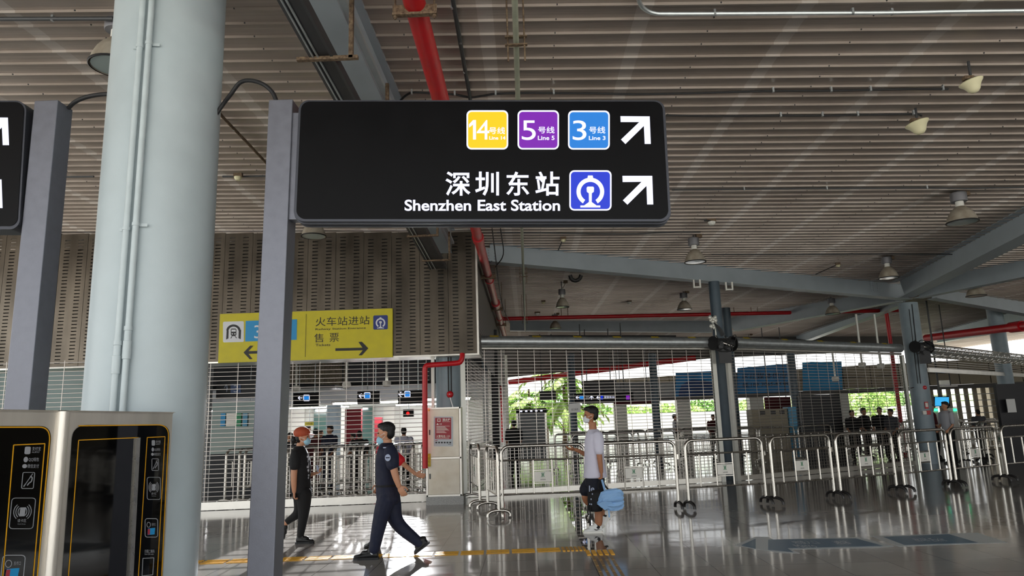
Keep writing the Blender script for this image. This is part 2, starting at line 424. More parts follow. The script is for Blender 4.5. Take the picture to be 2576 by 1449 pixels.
for (x0, y0, x1, y1), c, lab, num, nb, tb, lb in (
        ((693, 135, 1068, 487), 'light_yellow', 'yellow line 14 tile', '14', (712, 222, 898, 397), (895, 285, 1040, 348), (897, 367, 1043, 398)),
        ((1152, 135, 1525, 487), 'light_purple', 'purple line 5 tile', '5', (1190, 225, 1316, 402), (1337, 280, 1485, 342), (1335, 363, 1485, 402)),
        ((1606, 138, 1982, 488), 'light_sky', 'sky-blue line 3 tile', '3', (1648, 225, 1772, 403), (1796, 280, 1942, 343), (1794, 365, 1944, 402))):
    mb = MB(); sp(mb, rrect(x0, y0, x1, y1, 44), .004, .003, 0); sp(mb, rrect(x0+14, y0+14, x1-14, y1-14, 32), .007, .002, 1)
    q = mb.build('line_tile', ['light_white', c], t, world=True); q['label'] = lab
    mb = MB()
    if num == '14':
        sp(mb, [(752, 222), (778, 222), (778, 397), (751, 397), (751, 262), (716, 290), (714, 262)], .0095, .001); put_text(mb, '4', tq(785, 222, 898, 397, .0105), bold=.0, res=6)
    else: put_text(mb, num, tq(*nb, .0105), bold=.0, res=6)
    k = mb.build('number', 'light_white', q, world=True)
    mb = MB(); put_text(mb, '号线', tq(*tb, .0105), bold=.012); put_text(mb, 'Line '+num, tq(*lb, .0105), bold=.02); mb.build('lettering', 'light_white', q, world=True)
mb = MB()
for ch, (x0, x1) in zip('深圳东站', ((503, 728), (770, 985), (1050, 1258), (1312, 1530))): put_text(mb, ch, tq(x0, 685, x1, 903, .007), bold=.016)
q = mb.build('station_name', 'light_white', t, world=True); q['label'] = 'white Chinese characters of the station name'
mb = MB(); put_text(mb, 'Shenzhen East Station', tq(135, 938, 1535, 1040, .007), bold=.022, res=5)
q = mb.build('station_name', 'light_white', t, world=True); q['label'] = 'white English lettering of the station name'
AR1 = [(2078, 188), (2341, 190), (2351, 437), (2296, 437), (2289, 275), (2123, 438), (2083, 398), (2248, 240), (2080, 240)]
AR2 = [(2096, 725), (2364, 725), (2373, 982), (2318, 982), (2312, 815), (2141, 984), (2100, 945), (2268, 778), (2098, 780)]
for k, A in (('upper white arrow', AR1), ('lower white arrow', AR2)):
    q = sp(MB(), A, .004, .003).build('arrow', 'light_white', t, world=True); q['label'] = k
def rail_logo(mb, cx, cy, s, f, m=0):
    # ring open at the foot, with a nub on top and a rail section inside; s = outer radius
    a0, a1 = -58, 238
    out = circ(cx, cy, s, 40, a0, a1); inn = circ(cx, cy, s*.70, 40, a0, a1)[::-1]
    for i in range(40):
        f(mb, [out[i], out[i+1], inn[39-i], inn[40-i]], m)
    for poly in ([(-.22, -.92), (-.17, -1.16), (.17, -1.16), (.22, -.92)], [(-.27, -.27), (-.2, -.36), (.2, -.36), (.27, -.27), (.25, .02), (-.25, .02)], [(-.25, .02), (.25, .02), (.11, .12), (-.11, .12)],
                 [(-.11, .12), (.11, .12), (.1, .75), (-.1, .75)], [(-.1, .75), (.1, .75), (.45, 1.0), (.72, 1.0), (.72, 1.14), (-.72, 1.14), (-.72, 1.0), (-.45, 1.0)]):
        f(mb, [(cx+a*s, cy+b*s) for a, b in poly], m)
mb = MB(); sp(mb, rrect(1618, 675, 1998, 1037, 44), .004, .003, 0); sp(mb, rrect(1632, 689, 1984, 1023, 32), .007, .002, 1)
q = mb.build('railway_tile', ['light_white', 'light_blue'], t, world=True); q['label'] = 'blue railway emblem tile'
mb = MB(); rail_logo(mb, 1807, 866, 125, lambda mb, p, m: sp(mb, p, .0095, .001, m)); mb.build('emblem', 'light_white', q, world=True)

p0 = AY(44, 1000, 4.99)
t = thing('direction_sign', 'black illuminated sign cut off at the left frame edge, on a dark grey square post', 'sign', (p0.x-.12, p0.y, 0))
sign_post((116, 252), (43, 996), t)
def lp(dx): return frame_pts(-900+dx, 78-dx, 254+dx, -930+dx, 58-dx, 575-dx, 26)
mb = MB(); mb.prism([S(*p, 0) for p in frame_pts(-900, 66, 253, -930, 50, 577, 26)], (0, 1, 0), .165); mb.build('sign_box', 'sign_frame', t, world=True)
mb = MB(); mb.prism([S(*p, 0) for p in frame_pts(-894, 61, 257, -924, 45, 569, 22)], (0, -1, 0), .004); mb.build('face_panel', 'sign_black', t, world=True)
for dx, dy, A, k in ((-1616+2341/3.578-654.3+20-20, 3, AR1, 'upper white arrow'), (0, 9, AR2, 'lower white arrow')):
    xs = 20 if A is AR1 else 4
    x1 = zs(A[1][0], 0)[0]
    q = MB().prism([S(zs(*p)[0]-x1+xs, zs(*p)[1]+dy, .004) for p in A], (0, -1, 0), .003).build('arrow', 'light_white', t, world=True); q['label'] = k

# flexible black cables from the column to the sign posts
def smooth_path(pts, n=8):
    P = [V(p) for p in pts]; P = [P[0]*2-P[1]] + P + [P[-1]*2-P[-2]]; out = []
    for i in range(1, len(P)-2):
        for j in range(n):
            t = j/n; a, b, c, d = P[i-1:i+3]
            out.append(.5*((2*b) + (c-a)*t + (2*a-5*b+4*c-d)*t*t + (3*b-a-3*c+d)*t**3))
    return out + [P[-2]]
c1 = smooth_path([AY(535, 300, 5.15), AY(560, 264, 5.15), AY(580, 238, 5.1), AY(604, 208, 5.06), AY(632, 203, 5.03), AY(662, 212, 5.0), AY(685, 232, 5.0), AY(696, 256, 5.0)])
tag(MB().tube(c1, .016, 10).build('flexible_cable', 'black_rubber', smooth=True), 'black ribbed flexible cable arching from the column to the top of the long sign post', 'cable')
c2 = smooth_path([AY(285, 236, 4.9), AY(250, 238, 4.93), AY(215, 245, 4.95), AY(188, 257, 4.97), AY(172, 272, 5.0)])
tag(MB().tube(c2, .016, 10).build('flexible_cable', 'black_rubber', smooth=True), 'black ribbed flexible cable running from the column left to the nearer sign post', 'cable')

# ------------------------------------------------------------------ roof beams
def beam(name, tl, tr, bl, br, label, fl=.24, onr=True, mt='beam_paint', plates=(), cat='beam', tdz=0.0):
    a = RF(*tl, dz=tdz) if onr is True else onr[0]; b = RF(*tr, dz=tdz) if onr is True else onr[1]
    n = (b-a).cross(V((0, 0, 1))).normalized()
    c = ON(*bl, a, n); d = ON(*br, a, n)
    t = thing(name, label, cat, (a.x, a.y, c.z))
    mb = MB(); mb.prism([a-n*.01, b-n*.01, d-n*.01, c-n*.01], n, .02); mb.build('web', mt, t, world=True)
    u = (d-c).normalized(); mb = MB(); mb.bar(c, d, fl, .022); mb.build('flange', mt, t, world=True)
    u = (b-a).normalized(); mb = MB(); mb.bar(a, b, fl, .022); mb.build('flange', mt, t, world=True)
    if (c-EYEV).dot(n) > 0: n = -n
    for px, py, w, h in plates:
        q = ON(px, py, a, n); hz = (b-a).normalized()
        mb = MB(); mb.box(q+n*.016, (w, .012, h), 0, (hz, n, V((0, 0, 1))))
        for i in range(2):
            for j in range(4):
                mb.ell(q+n*.026+hz*((i-.5)*w*.5)+V((0, 0, (j-1.5)*h*.22)), (.018, .012, .018), 8, 0, (hz, n, V((0, 0, 1))))
        mb.build('splice_plate', mt, t, world=True)
    return t, a, b, c, d, n
tA = beam('roof_beam', (1232, 614), (2285, 716), (1232, 660), (2285, 754), 'long pale grey steel beam sloping down from the red pipe to the right column', .3, plates=((1236, 641, .3, .3), (2200, 722, .35, .3)))
tB = beam('roof_beam', (2264, 706), (2640, 500), (2279, 748), (2640, 568), 'dark side-lit steel beam rising from the right column to the upper right edge', .42)
tC = beam('roof_beam', (2330, 700), (2650, 640), (2310, 750), (2650, 683), 'second dark beam just under the rising one at right column', .3)
tD = beam('roof_beam', (2335, 722), (2650, 770), (2345, 751), (2650, 804), 'pale beam running on rightwards beyond the right column', .3)
tE = beam('roof_beam', (1283, 806), (1790, 805), (1283, 832), (1790, 836), 'far pale level beam behind the middle column, above the roller tube', .3, plates=((1763, 820, .5, .45),))
tF = beam('roof_beam', (1826, 802), (2270, 722), (1849, 833), (2262, 758), 'dark beam behind the red pipe, between the two right columns', .35)
tG = beam('roof_beam', (1990, 850), (2280, 752), (2035, 856), (2275, 767), 'low dark beam farther back under the red pipe bend', .35)
tH = beam('roof_beam', (2345, 838), (2640, 760), (2360, 862), (2640, 815), 'dark far beam at the right edge above the rolled-up shutter', .35)
# main girder running away at the upper left with the cable tray under it
zb = 5.0; xg = -1.47
t = thing('roof_girder', 'heavy blue-grey girder running away at upper left, left of the red pipe', 'beam', (xg-.15, 3, zb))
def gz(y, dz=0): return roofz(xg, y)-dz
y0, y1 = 2.6, 14.3
mb = MB(); mb.prism([(xg, y0, zb), (xg, y1, zb+.05), (xg, y1, gz(y1)), (xg, y0, gz(y0))], (-1, 0, 0), .02); mb.build('web', 'beam_paint', t, world=True)
mb = MB(); mb.bar((xg-.14, y0, zb), (xg-.14, y1, zb+.05), .3, .025); mb.build('flange', 'beam_paint', t, world=True)
mb = MB(); mb.bar((xg-.1, y0, gz(y0, .015)), (xg-.1, y1, gz(y1, .015)), .36, .03); mb.build('flange', 'beam_paint', t, world=True)
mb = MB(); mb.bar((xg+.03, y0, gz(y0, .3)), (xg+.03, y1, gz(y1, .3)), .06, .05); mb.build('stiffener', 'pipe_paint', t, world=True)
zt = 4.62
def tp(px, py): return G(px, py, zt)
aL, bL, aR, bR = tp(703, 0), tp(1046, 590), tp(760, 0), tp(1082, 590)
aL, bL, aR, bR = tp(703, 0), tp(842, 248), tp(760, 0), tp(893, 248)
dL = (bL-aL); dR = (bR-aR)
def ext(a, d, y): return a + d*((y-a.y)/d.y)
eL, eR = ext(aL, dL, 13.9), ext(aR, dR, 13.9); sL, sR = ext(aL, dL, 2.8), ext(aR, dR, 2.8)
t = thing('cable_tray', 'dark cable trunking hung under the heavy girder at upper left', 'cable tray', (sL.x, sL.y, zt))
mb = MB(); mb.prism([sL, sR, eR, eL], (0, 0, 1), .02); mb.build('trunking', 'tray_dark', t, world=True)
for q0, q1 in ((sL, eL), (sR, eR)):
    MB().bar(q0+V((0, 0, .03)), q1+V((0, 0, .03)), .025, .09).build('side_rail', 'dark_conduit', t, world=True)
for k in (1, 2):
    mm = MB().tube([lerp(sL, sR, .22*k-.1)+V((0, 0, -.012)), lerp(eL, eR, .22*k-.1)+V((0, 0, -.012))], .009, 6).build('cable', 'galvanised', t, world=True)
for py in (143, 330, 478, 590, 652):
    c = tp(1, 1)
    # height of the hanger under the tray, seen at this row
    y = G(790+(py-143)*.62, py, zt).y
    if y > 13.8: continue
    L_ = ext(aL, dL, y); R_ = ext(aR, dR, y)
    hx = MB(); hx.box((L_+R_)/2+V((.05, 0, -.02)), (.52, .04, .03)); hx.box(R_+V((.16, 0, .25)), (.035, .04, .56))
    hx.build('hanger', 'rust_steel', t, world=True)

# ------------------------------------------------------------------ pipes, conduits and cables at the roof
def pipe_thing(name, pts, r, mt, label, cat='pipe', n=12, collars=(), group=None, rods=()):
    pts = [V(p) for p in pts]
    t = thing(name, label, cat, pts[0], 0, group)
    MB().tube(pts, r, n).build('pipe', mt, t, True, world=True)
    return t
def collar(t, p, d, r, L, mt, nm='coupling'):
    d = V(d).normalized(); x = d.orthogonal().normalized()
    MB().lathe([(r, -L/2), (r, L/2)], p, 16, 0, (x, d.cross(x), d)).build(nm, mt, t, True, world=True)
zp = 4.9
a = G(1047, 18, zp); b = G(1108, 250, zp); c = G(1196, 575, zp); e = G(1266, 828, zp)
xr = (a.x+b.x+c.x)/3
RPX = xr
pr = [V((xr, 2.8, zp)), V((xr, 27.5, zp))]
t = pipe_thing('fire_main_pipe', pr, .09, 'red_paint', 'thick red fire pipe running away under the roof behind the long sign', n=24)
for py, L in ((600, .25), (705, .12), (765, .5), (800, .12)):
    q = G(1196+(py-575)*.272, py, zp); collar(t, V((xr, q.y, zp)), (0, 1, 0), .11 if L < .3 else .125, L, 'red_paint')
for py in (8, 690, 772, 812):
    y = G(1047+(py-18)*.268, py, zp).y
    mb = MB(); mb.box((xr, y, zp-.1), (.36, .05, .02)); mb.box((xr, y, zp-.06), (.36, .01, .09))
    for s_ in (-.16, .16): mb.tube([(xr+s_, y, zp-.14), (xr+s_, y, roofz(xr, y))], .009, 6); mb.tube([(xr+s_, y, zp-.13), (xr+s_, y, zp-.07)], .016, 6)
    mb.build('hanger', 'rust_steel', t, world=True)
xq = G(1297, 20, zp).x; xq2 = G(1313, 600, zp).x; xq = (xq+xq2)/2
t = pipe_thing('water_pipe', [(xq, 2.8, zp), (xq, 26.5, zp)], .026, 'pale_pipe', 'thin pale green pipe on threaded rods, right of the thick red pipe')
for py in (103, 692, 800):
    y = G(1300, py, zp).y; mb = MB(); mb.box((xq, y, zp-.04), (.2, .04, .012)); mb.box((xq, y, zp+.04), (.2, .04, .012))
    for s_ in (-.075, .075): mb.tube([(xq+s_, y, zp-.2), (xq+s_, y, roofz(xq, y))], .008, 6)
    mb.build('hanger', 'rust_steel', t, world=True)
def roof_pipe(pxs, r, mt, label, dz=.07, name='roof_conduit', clips=(), cat='pipe', sm=False):
    P = [RF(*p, dz=dz) for p in pxs]; P2 = smooth_path(P, 5) if sm else P
    t = thing(name, label, cat, P[0])
    MB().tube(P2, r, 8).build('cable' if cat == 'cable' else 'pipe', mt, t, True, world=True)
    for q in clips:
        c = RF(*q, dz=dz); MB().box(c+V((0, 0, .01)), (.02, .03, .06)).build('clip', 'galvanised', t, world=True)
    return t
roof_pipe([(1136, -20), (1158, 108), (1183, 250), (1216, 450), (1232, 560)], .022, 'dark_conduit', 'thin dark conduit between the thick red pipe and the pale green pipe', .07, clips=((1137, 17), (1158, 105), (1168, 180)))
roof_pipe([(1604, -16), (1607, 2), (1618, 20), (1645, 33), (1700, 35), (2000, 33.5), (2250, 32), (2400, 29), (2640, 26)], .02, 'galvanised', 'bright galvanised conduit bending along the roof at upper right', .06, clips=((1798, 34), (2145, 31), (2244, 32)), sm=True)
roof_pipe([(0-40, 48), (285, 47)], .02, 'dark_conduit', 'grey conduit across the roof at upper left corner', .06, clips=((132, 48),))
roof_pipe([(548, 280), (568, 303), (620, 357), (665, 405), (710, 455)], .02, 'rust_steel', 'slanting brownish conduit between the thick column and sign post', .06, clips=((588, 325),))
roof_pipe([(1008, 252), (1020, 241), (1036, 233), (1060, 233), (1100, 236), (1145, 238), (1182, 245), (1215, 241), (1250, 236), (1325, 234), (1500, 235), (1600, 237), (1760, 234), (1930, 229), (2090, 228), (2190, 226), (2290, 224), (2385, 224)], .013, 'black_rubber', 'long black cable clipped to the roof, ending at the upper cream dome', .07, 'roof_cable', ((1036, 233), (1144, 236), (1247, 235), (1393, 233), (1945, 228), (2091, 227), (2190, 225), (2372, 223)), 'cable', True)
roof_pipe([(1676, 290), (1800, 292), (1964, 291), (2069, 291), (2158, 289), (2298, 287), (2318, 291)], .013, 'black_rubber', 'black cable clipped to the roof, ending at the lower cream dome', .07, 'roof_cable', ((1964, 290), (2069, 289), (2158, 288), (2298, 285)), 'cable', True)
roof_pipe([(1690, 478), (1872, 476), (2080, 474), (2330, 473), (2430, 474), (2620, 470)], .013, 'dark_conduit', 'thin conduit along the roof passing the largest bell lamp', .06, clips=((1872, 476), (2080, 474), (2332, 472)))
roof_pipe([(1500, 588), (1600, 588), (1700, 584), (1762, 584)], .013, 'dark_conduit', 'thin conduit on the roof leading to the middle bell lamp', .06)
roof_pipe([(1250, 585), (1350, 586), (1500, 588)], .013, 'dark_conduit', 'thin conduit on the roof just under the long sign', .06)
roof_pipe([(1790, 640), (2000, 640), (2235, 639), (2400, 640)], .013, 'dark_conduit', 'thin conduit on the roof above the right column lamp', .06)
roof_pipe([(560, 444), (610, 444), (668, 443)], .016, 'dark_conduit', 'short dark conduit carrying the small detector beside the thick column', .06)
roof_pipe([(165, 445), (236, 444)], .016, 'dark_conduit', 'short dark conduit left of the thick column', .06)
# thin wires strung beside the big red pipe
for k, (pp, lab) in enumerate((([(1259, 575), (1266, 640), (1246, 672)], 'thin black wire hanging beside the red pipe onto the pale beam'), ([(1238, 575), (1262, 760), (1282, 812)], 'grey wire running away beside the thick red pipe'))):
    P = smooth_path([G(x, y, 4.95) for x, y in pp], 5); tag(MB().tube(P, .012, 6).build('loose_wire', 'black_rubber', smooth=True), lab, 'wire')
# red branch pipe across to the right, with its drop
a = AD(1262, 796, 25.0); b = AD(2222, 778, 26.5)
b.z = a.z; dn = V((b.x+.15, b.y+.1, 0))
t = pipe_thing('fire_branch_pipe', smooth_path([V((RPX, 25.3, a.z)), b-V((.3, 0, 0)), b, b+V((.15, .1, -.3)), V((b.x+.15, b.y+.1, .0))], 4), .07, 'red_paint', 'red pipe crossing level to the right and dropping down behind the right shutter', n=14)
for px in (1415, 1830, 1890):
    q = lerp(V((RPX, 25.3, a.z)), b, (px-1262)/960); mb = MB()
    mb.tube([q+V((-.12, 0, 0)), q+V((-.12, 0, roofz(q.x, q.y)-q.z))], .012, 6); mb.tube([q+V((.12, 0, 0)), q+V((.12, 0, roofz(q.x, q.y)-q.z))], .012, 6); mb.box(q, (.3, .05, .03)); mb.build('hanger', 'rust_steel', t, world=True)
a = AD(2330, 850, 27); b = AD(2640, 812, 21)
t = pipe_thing('fire_main_pipe', [a, b], .13, 'red_paint', 'thick dark red pipe under the far beam at the right edge', n=16)
collar(t, lerp(a, b, .78), b-a, .17, .5, 'red_paint')

# ------------------------------------------------------------------ lamps and small ceiling devices
CF = -(RGT*0) + V((-(cam.matrix_world.to_3x3().col[2])))
def lamp(px, py, w, label, name='high_bay_lamp', full=.45, cord=True, jy=None):
    d = full*F/w
    if jy is not None: d = (RF(px, jy)-EYEV).dot(CF); full = d*w/F
    p = AD(px, py, d); s = full/.45
    t = thing(name, label, 'lamp', p)
    sh = [(.222*s, .0), (.228*s, .012), (.22*s, .03), (.205*s, .09), (.175*s, .16), (.13*s, .225), (.085*s, .265), (.075*s, .28)]
    MB().lathe(sh + [(.07*s, .275), (.12*s, .215), (.165*s, .155), (.195*s, .09), (.212*s, .02)], (0, 0, 0), 28, caps=False).build('shade', 'lamp_enamel', t, True)
    MB().lathe([(.2281*s, -.006), (.236*s, .0), (.236*s, .014), (.2281*s, .016)], (0, 0, 0), 28, caps=False).build('rim', 'black_rubber', t, True)
    MB().lathe([(.001, .0), (.21*s, .004), (.21*s, .012), (.001, .012)], (0, 0, 0), 24, caps=False).build('lens', 'lamp_glass', t, True)
    MB().lathe([(.062*s, .27), (.06*s, .37), (.075*s, .375)], (0, 0, 0), 20).build('neck', 'white_wall', t, True)
    MB().lathe([(.115*s, .37), (.12*s, .38), (.12*s, .52), (.11*s, .53)], (0, 0, 0), 20).build('ballast', 'lamp_ballast', t, True)
    top = roofz(p.x, p.y)-p.z
    mb = MB(); mb.tube([(0, 0, .52), (0, 0, max(.6, top-.04))], .012, 8); mb.build('stem', 'dark_conduit', t, True)
    if top < 1.6 and cord:
        mb = MB(); mb.box((.12, 0, top-.06), (.12, .1, .08)); mb.tube(smooth_path([(.12, 0, top-.1), (.06, 0, top-.2), (.03, 0, .56)], 4), .009, 6); mb.build('junction_box', 'rust_steel', t)
    return t
lamp(2421, 560, 71, 'largest bell-shaped lamp with grey ballast, hanging at upper right', jy=475)
lamp(1749, 660, 52, 'bell lamp hanging in front of the long pale beam, right of centre', jy=584)
lamp(2236, 700, 46, 'bell lamp right above the head of the right column', jy=641)
lamp(1415, 773, 33, 'small bell lamp in front of the roof, right above the boy', jy=702)
lamp(1722, 779, 36, 'small bell lamp just left of the middle column', jy=729)
lamp(1397, 826, 28, 'smallest bell lamp overlapping the far pale beam', jy=785)
lamp(2095, 790, 35, 'bell lamp behind the red branch pipe', cord=False, jy=745)
lamp(2456, 745, 45, 'bell lamp with metal bracket under the beams at the right edge', jy=690)
lamp(290, 168, 118, 'large bell lamp half hidden behind the thick column')
lamp(789, 595, 60, 'lamp showing its white rim just under the left end of the long sign')
lamp(1887, 878, 25, 'tiny bell lamp over the right shutter tube', jy=838)
def dome(px, py, d, label):
    p = AD(px, py, d); t = thing('wireless_dome', label, 'ceiling device', p)
    x = RGT; s = .001
    prof = [(.001, -.17), (.06, -.16), (.1, -.12), (.12, -.07), (.15, -.02), (.19, .02), (.205, .05), (.19, .065), (.05, .07)]
    ax = (V((1, 0, .25)).normalized(), V((0, 1, 0)), V((-.25, 0, 1)).normalized())
    k = d*55/F/.4
    MB().lathe([(r*k, h*k) for r, h in prof], (0, 0, 0), 24, 0, ax).build('shell', 'cream_plastic', t, True)
    MB().box((-.03, 0, .07), (.1, .06, .04)).build('mount', 'rust_steel', t)
    h = roofz(p.x, p.y)-p.z
    MB().tube([(0, 0, .07), (0, 0, h)], .015, 8).build('stem', 'dark_conduit', t)
dome(2445, 212, 7.6, 'upper cream bell-shaped dome under the roof at upper right')
dome(2309, 316, 8.8, 'lower cream bell-shaped dome under the roof, below and left of the other')
def detector(px, py, w, label, mt='cream_plastic', arm=None):
    p = RF(px, py, .1); r = w*p.y/F/2
    t = thing('smoke_detector', label, 'smoke detector', p)
    MB().lathe([(r*.5, -r*.9), (r*.9, -r*.5), (r, -r*.1), (r*.95, 0)], (0, 0, 0), 18).build('body', mt, t, True)
    MB().box((0, 0, .03), (r*2.2, .05, .06)).build('base_bracket', 'rust_steel', t)
    if arm:
        q = RF(*arm, .1); MB().tube([V((0, 0, .02)), q-p], .014, 6).build('arm', 'dark_conduit', t)
detector(599, 445, 21, 'cream smoke detector between the thick column and the long sign post')
detector(1417, 603, 14, 'cream smoke detector on an angled arm under the long sign', arm=(1404, 630))
detector(2108, 667, 11, 'cream smoke detector on a slanted arm left of the right column lamp', arm=(2052, 690))
detector(1790, 558, 20, 'white twin detector just right of the long sign lower corner', 'white_wall', arm=(1772, 555))
detector(1367, 760, 10, 'tiny cream detector left of the small lamp above the boy')
detector(1583, 760, 11, 'tiny white detector between two small bell lamps', 'white_wall', arm=(1575, 758))
detector(1352, 788, 13, 'tiny white detector just over the left end of red branch pipe', 'white_wall')
# looped dark duct under the long pale beam
P = smooth_path([AD(1434, 692, 17.5), AD(1438, 702, 17.5), AD(1448, 706, 17.5), AD(1458, 701, 17.5), AD(1462, 692, 17.5)], 6)
tag(MB().tube(P, .05, 10).build('cable_loop', 'black_rubber', smooth=True), 'short dark cable loop hanging from the long pale beam', 'cable')
for px, py, lab in ((1753, 714, 'pale U-shaped bracket under the long beam, left of the middle column'), (1834, 720, 'pale U-shaped bracket under the long beam, right of the middle column')):
    p = AD(px, py, 17.2); mb = MB()
    for s_ in (-.075, .075): mb.box(p+V((s_, 0, 0)), (.035, .05, .2))
    mb.box(p+V((0, 0, -.08)), (.13, .04, .03)); tag(mb.build('beam_bracket', 'guide_white'), lab, 'bracket')
# ------------------------------------------------------------------ perforated cladding box over the left gate
BY = 14.3
ZB = AY(1200, 888, BY).z
xb1 = AY(1202, 888, BY).x
t = thing('perforated_cladding', 'long weathered metal box of slotted panels above the left shutter', 'cladding', (xb1-5, BY, ZB))
pw = .585; npan = 19
def panel_mesh(x0, x1, z0, z1, y):
    w = x1-x0; mb = MB(); xs = [x0+.004, x0+w*.155, x0+w*.355, x0+w*.645, x0+w*.845, x1-.004]
    zs_ = [z0]; hole = [False]; z = z0+.06
    while z < z1-.1:
        zs_ += [z, z+.02]; hole += [True, False]; z += .072
    zs_.append(z1)
    k = len(zs_); vs = [(x, y, q) for x in xs for q in zs_]; fs = []
    for i in range(5):
        for j in range(k-1):
            if i in (1, 3) and j % 2 == 1 and j < k-1: continue
            fs.append((i*k+j, (i+1)*k+j, (i+1)*k+j+1, i*k+j+1))
    mb.add(vs, fs)
    for i in (1, 3):          # folded lips at the slots give the sheet its thickness
        for j in range(1, k-1, 2):
            a, b = xs[i], xs[i+1]; c, d = zs_[j], zs_[j+1]
            mb.add([(a, y, c), (b, y, c), (b, y+.012, c), (a, y+.012, c), (a, y, d), (b, y, d), (b, y+.012, d), (a, y+.012, d)], [(0, 1, 2, 3), (4, 7, 6, 5), (0, 3, 7, 4), (1, 5, 6, 2)])
    mb.add([(x0+.004, y, z0), (x0+.004, y+.03, z0), (x0+.004, y+.03, z1), (x0+.004, y, z1)], [(0, 1, 2, 3)])
    mb.add([(x1-.004, y, z0), (x1-.004, y+.03, z0), (x1-.004, y+.03, z1), (x1-.004, y, z1)], [(0, 1, 2, 3)])
    return mb
for i in range(npan):
    a = xb1-(i+1)*pw; panel_mesh(a, a+pw, ZB, roofz(a, BY)-.07, BY).build('slotted_panel', 'cladding', t, world=True)
xb0 = xb1-npan*pw
mb = MB(); mb.span((xb0, BY+.08, ZB+.03), (xb1-.03, BY+.1, roofz(xb1, BY)-.08)); mb.build('backing_sheet', 'dark_wall', t, world=True)
mb = MB(); mb.span((xb0, BY, ZB-.035), (xb1+.03, BY+.75, ZB-.005)); mb.build('bottom_sheet', 'steel_bright', t, world=True)
mb = MB(); mb.span((xb1-.01, BY-.012, ZB-.03), (xb1+.03, BY+.03, roofz(xb1, BY)-.07)); mb.build('corner_trim', 'steel_bright', t, world=True)
mb = MB(); mb.span((xb0, BY-.02, ZB+2.6), (xb1, BY+.06, ZB+2.66)) if 0 else None
# side of the box, running back: a finely perforated dark sheet
def perforated_dark():
    m = mat('perforated_sheet', '4a4644', .5, .5); nt = m.node_tree; N = nt.nodes; L = nt.links
    t = N.new('ShaderNodeTexCoord'); br = N.new('ShaderNodeTexBrick'); mp = N.new('ShaderNodeMapping'); mp.inputs['Rotation'].default_value = (math.pi/2, 0, math.pi/2)
    v = N.new('ShaderNodeSeparateXYZ'); c = N.new('ShaderNodeCombineXYZ'); L.new(t.outputs['Object'], v.inputs[0]); L.new(v.outputs[1], c.inputs[0]); L.new(v.outputs[2], c.inputs[1])
    br.inputs['Scale'].default_value = 1; br.inputs['Brick Width'].default_value = .16; br.inputs['Row Height'].default_value = .09; br.inputs['Mortar Size'].default_value = .028
    br.inputs['Color1'].default_value = lin('141212'); br.inputs['Color2'].default_value = lin('141212'); br.inputs['Mortar'].default_value = lin('7d7772')
    L.new(c.outputs[0], br.inputs[0]); L.new(br.outputs[0], N['Principled BSDF'].inputs['Base Color'])
perforated_dark()
mb = MB(); mb.span((xb1-.03, BY+.05, ZB), (xb1, 27.5, roofz(xb1, 20)-.1))
tag(mb.build('perforated_side_wall', 'perforated_sheet'), 'dark perforated sheet wall running back behind the thick red pipe', 'wall panel')

# ------------------------------------------------------------------ yellow wayfinding banner
YP = BY-.05
def Q(x, y, off=0): return AY(530+x/3.628, 750+y/3.628, YP-off)
def qp(mb, pts, off=.003, t=.003, m=0): mb.prism([Q(*p, off) for p in pts], (0, -1, 0), t, m); return mb
t = thing('wayfinding_banner', 'yellow banner with railway station entrance and tickets lettering, on the slotted metal box', 'sign', AY(770, 906, YP))
mb = MB(); mb.prism([Q(*p) for p in ((85, 145), (1660, 93), (1660, 538), (67, 592))], (0, 1, 0), .035); mb.build('board', 'yellow_vinyl', t, world=True)
mb = MB(); put_text(mb, '火车站进站', [Q(*p, .004) for p in ((957, 258), (1450, 240), (1450, 160), (957, 175))]); put_text(mb, 'Railway Station Entrance', [Q(*p, .004) for p in ((957, 298), (1416, 284), (1416, 262), (957, 276))], bold=.01)
put_text(mb, '售', [Q(*p, .004) for p in ((945, 405), (1030, 402), (1030, 322), (945, 325))]); put_text(mb, '票', [Q(*p, .004) for p in ((1085, 400), (1170, 397), (1170, 317), (1085, 320))])
put_text(mb, 'Tickets', [Q(*p, .004) for p in ((957, 440), (1092, 436), (1092, 414), (957, 418))], bold=.01); mb.build('lettering', 'ink_black', t, world=True)
mb = MB(); qp(mb, [(1138, 458), (1385, 452), (1348, 400), (1380, 398), (1438, 458), (1380, 522), (1350, 522), (1388, 476), (1138, 482)]); q = mb.build('arrow', 'ink_black', t, world=True); q['label'] = 'black arrow pointing right'
mb = MB(); qp(mb, [(300, 497), (360, 434), (388, 434), (345, 484), (620, 476), (620, 500), (345, 509), (382, 556), (357, 558)]); q = mb.build('arrow', 'ink_black', t, world=True); q['label'] = 'black arrow pointing left'
mb = MB(); qp(mb, [(871, 145), (874, 145), (864, 537), (861, 537)]); mb.build('divider_line', 'ink_black', t, world=True)
mb = MB(); qp(mb, [(320, 208), (788, 193), (785, 380), (315, 396)]); q = mb.build('line_panel', 'vinyl_blue', t, world=True)
mb = MB(); put_text(mb, '3', [Q(*p, .008) for p in ((397, 368), (462, 366), (462, 246), (397, 248))]); mb.build('number', 'vinyl_white', q, world=True)
mb = MB(); qp(mb, [(a, b+(210-a)*.03) for a, b in rrect(113, 213, 303, 402, 12)]); q = mb.build('metro_pictogram', 'vinyl_white', t, world=True)
mb = MB()
f_ = lambda pts: qp(mb, pts, .0065, .002)
o1 = [(141, 378), (146, 290)]+[(208+66*math.cos(math.radians(a)), 300-60*math.sin(math.radians(a))) for a in range(175, -1, -15)]+[(278, 290), (274, 375)]
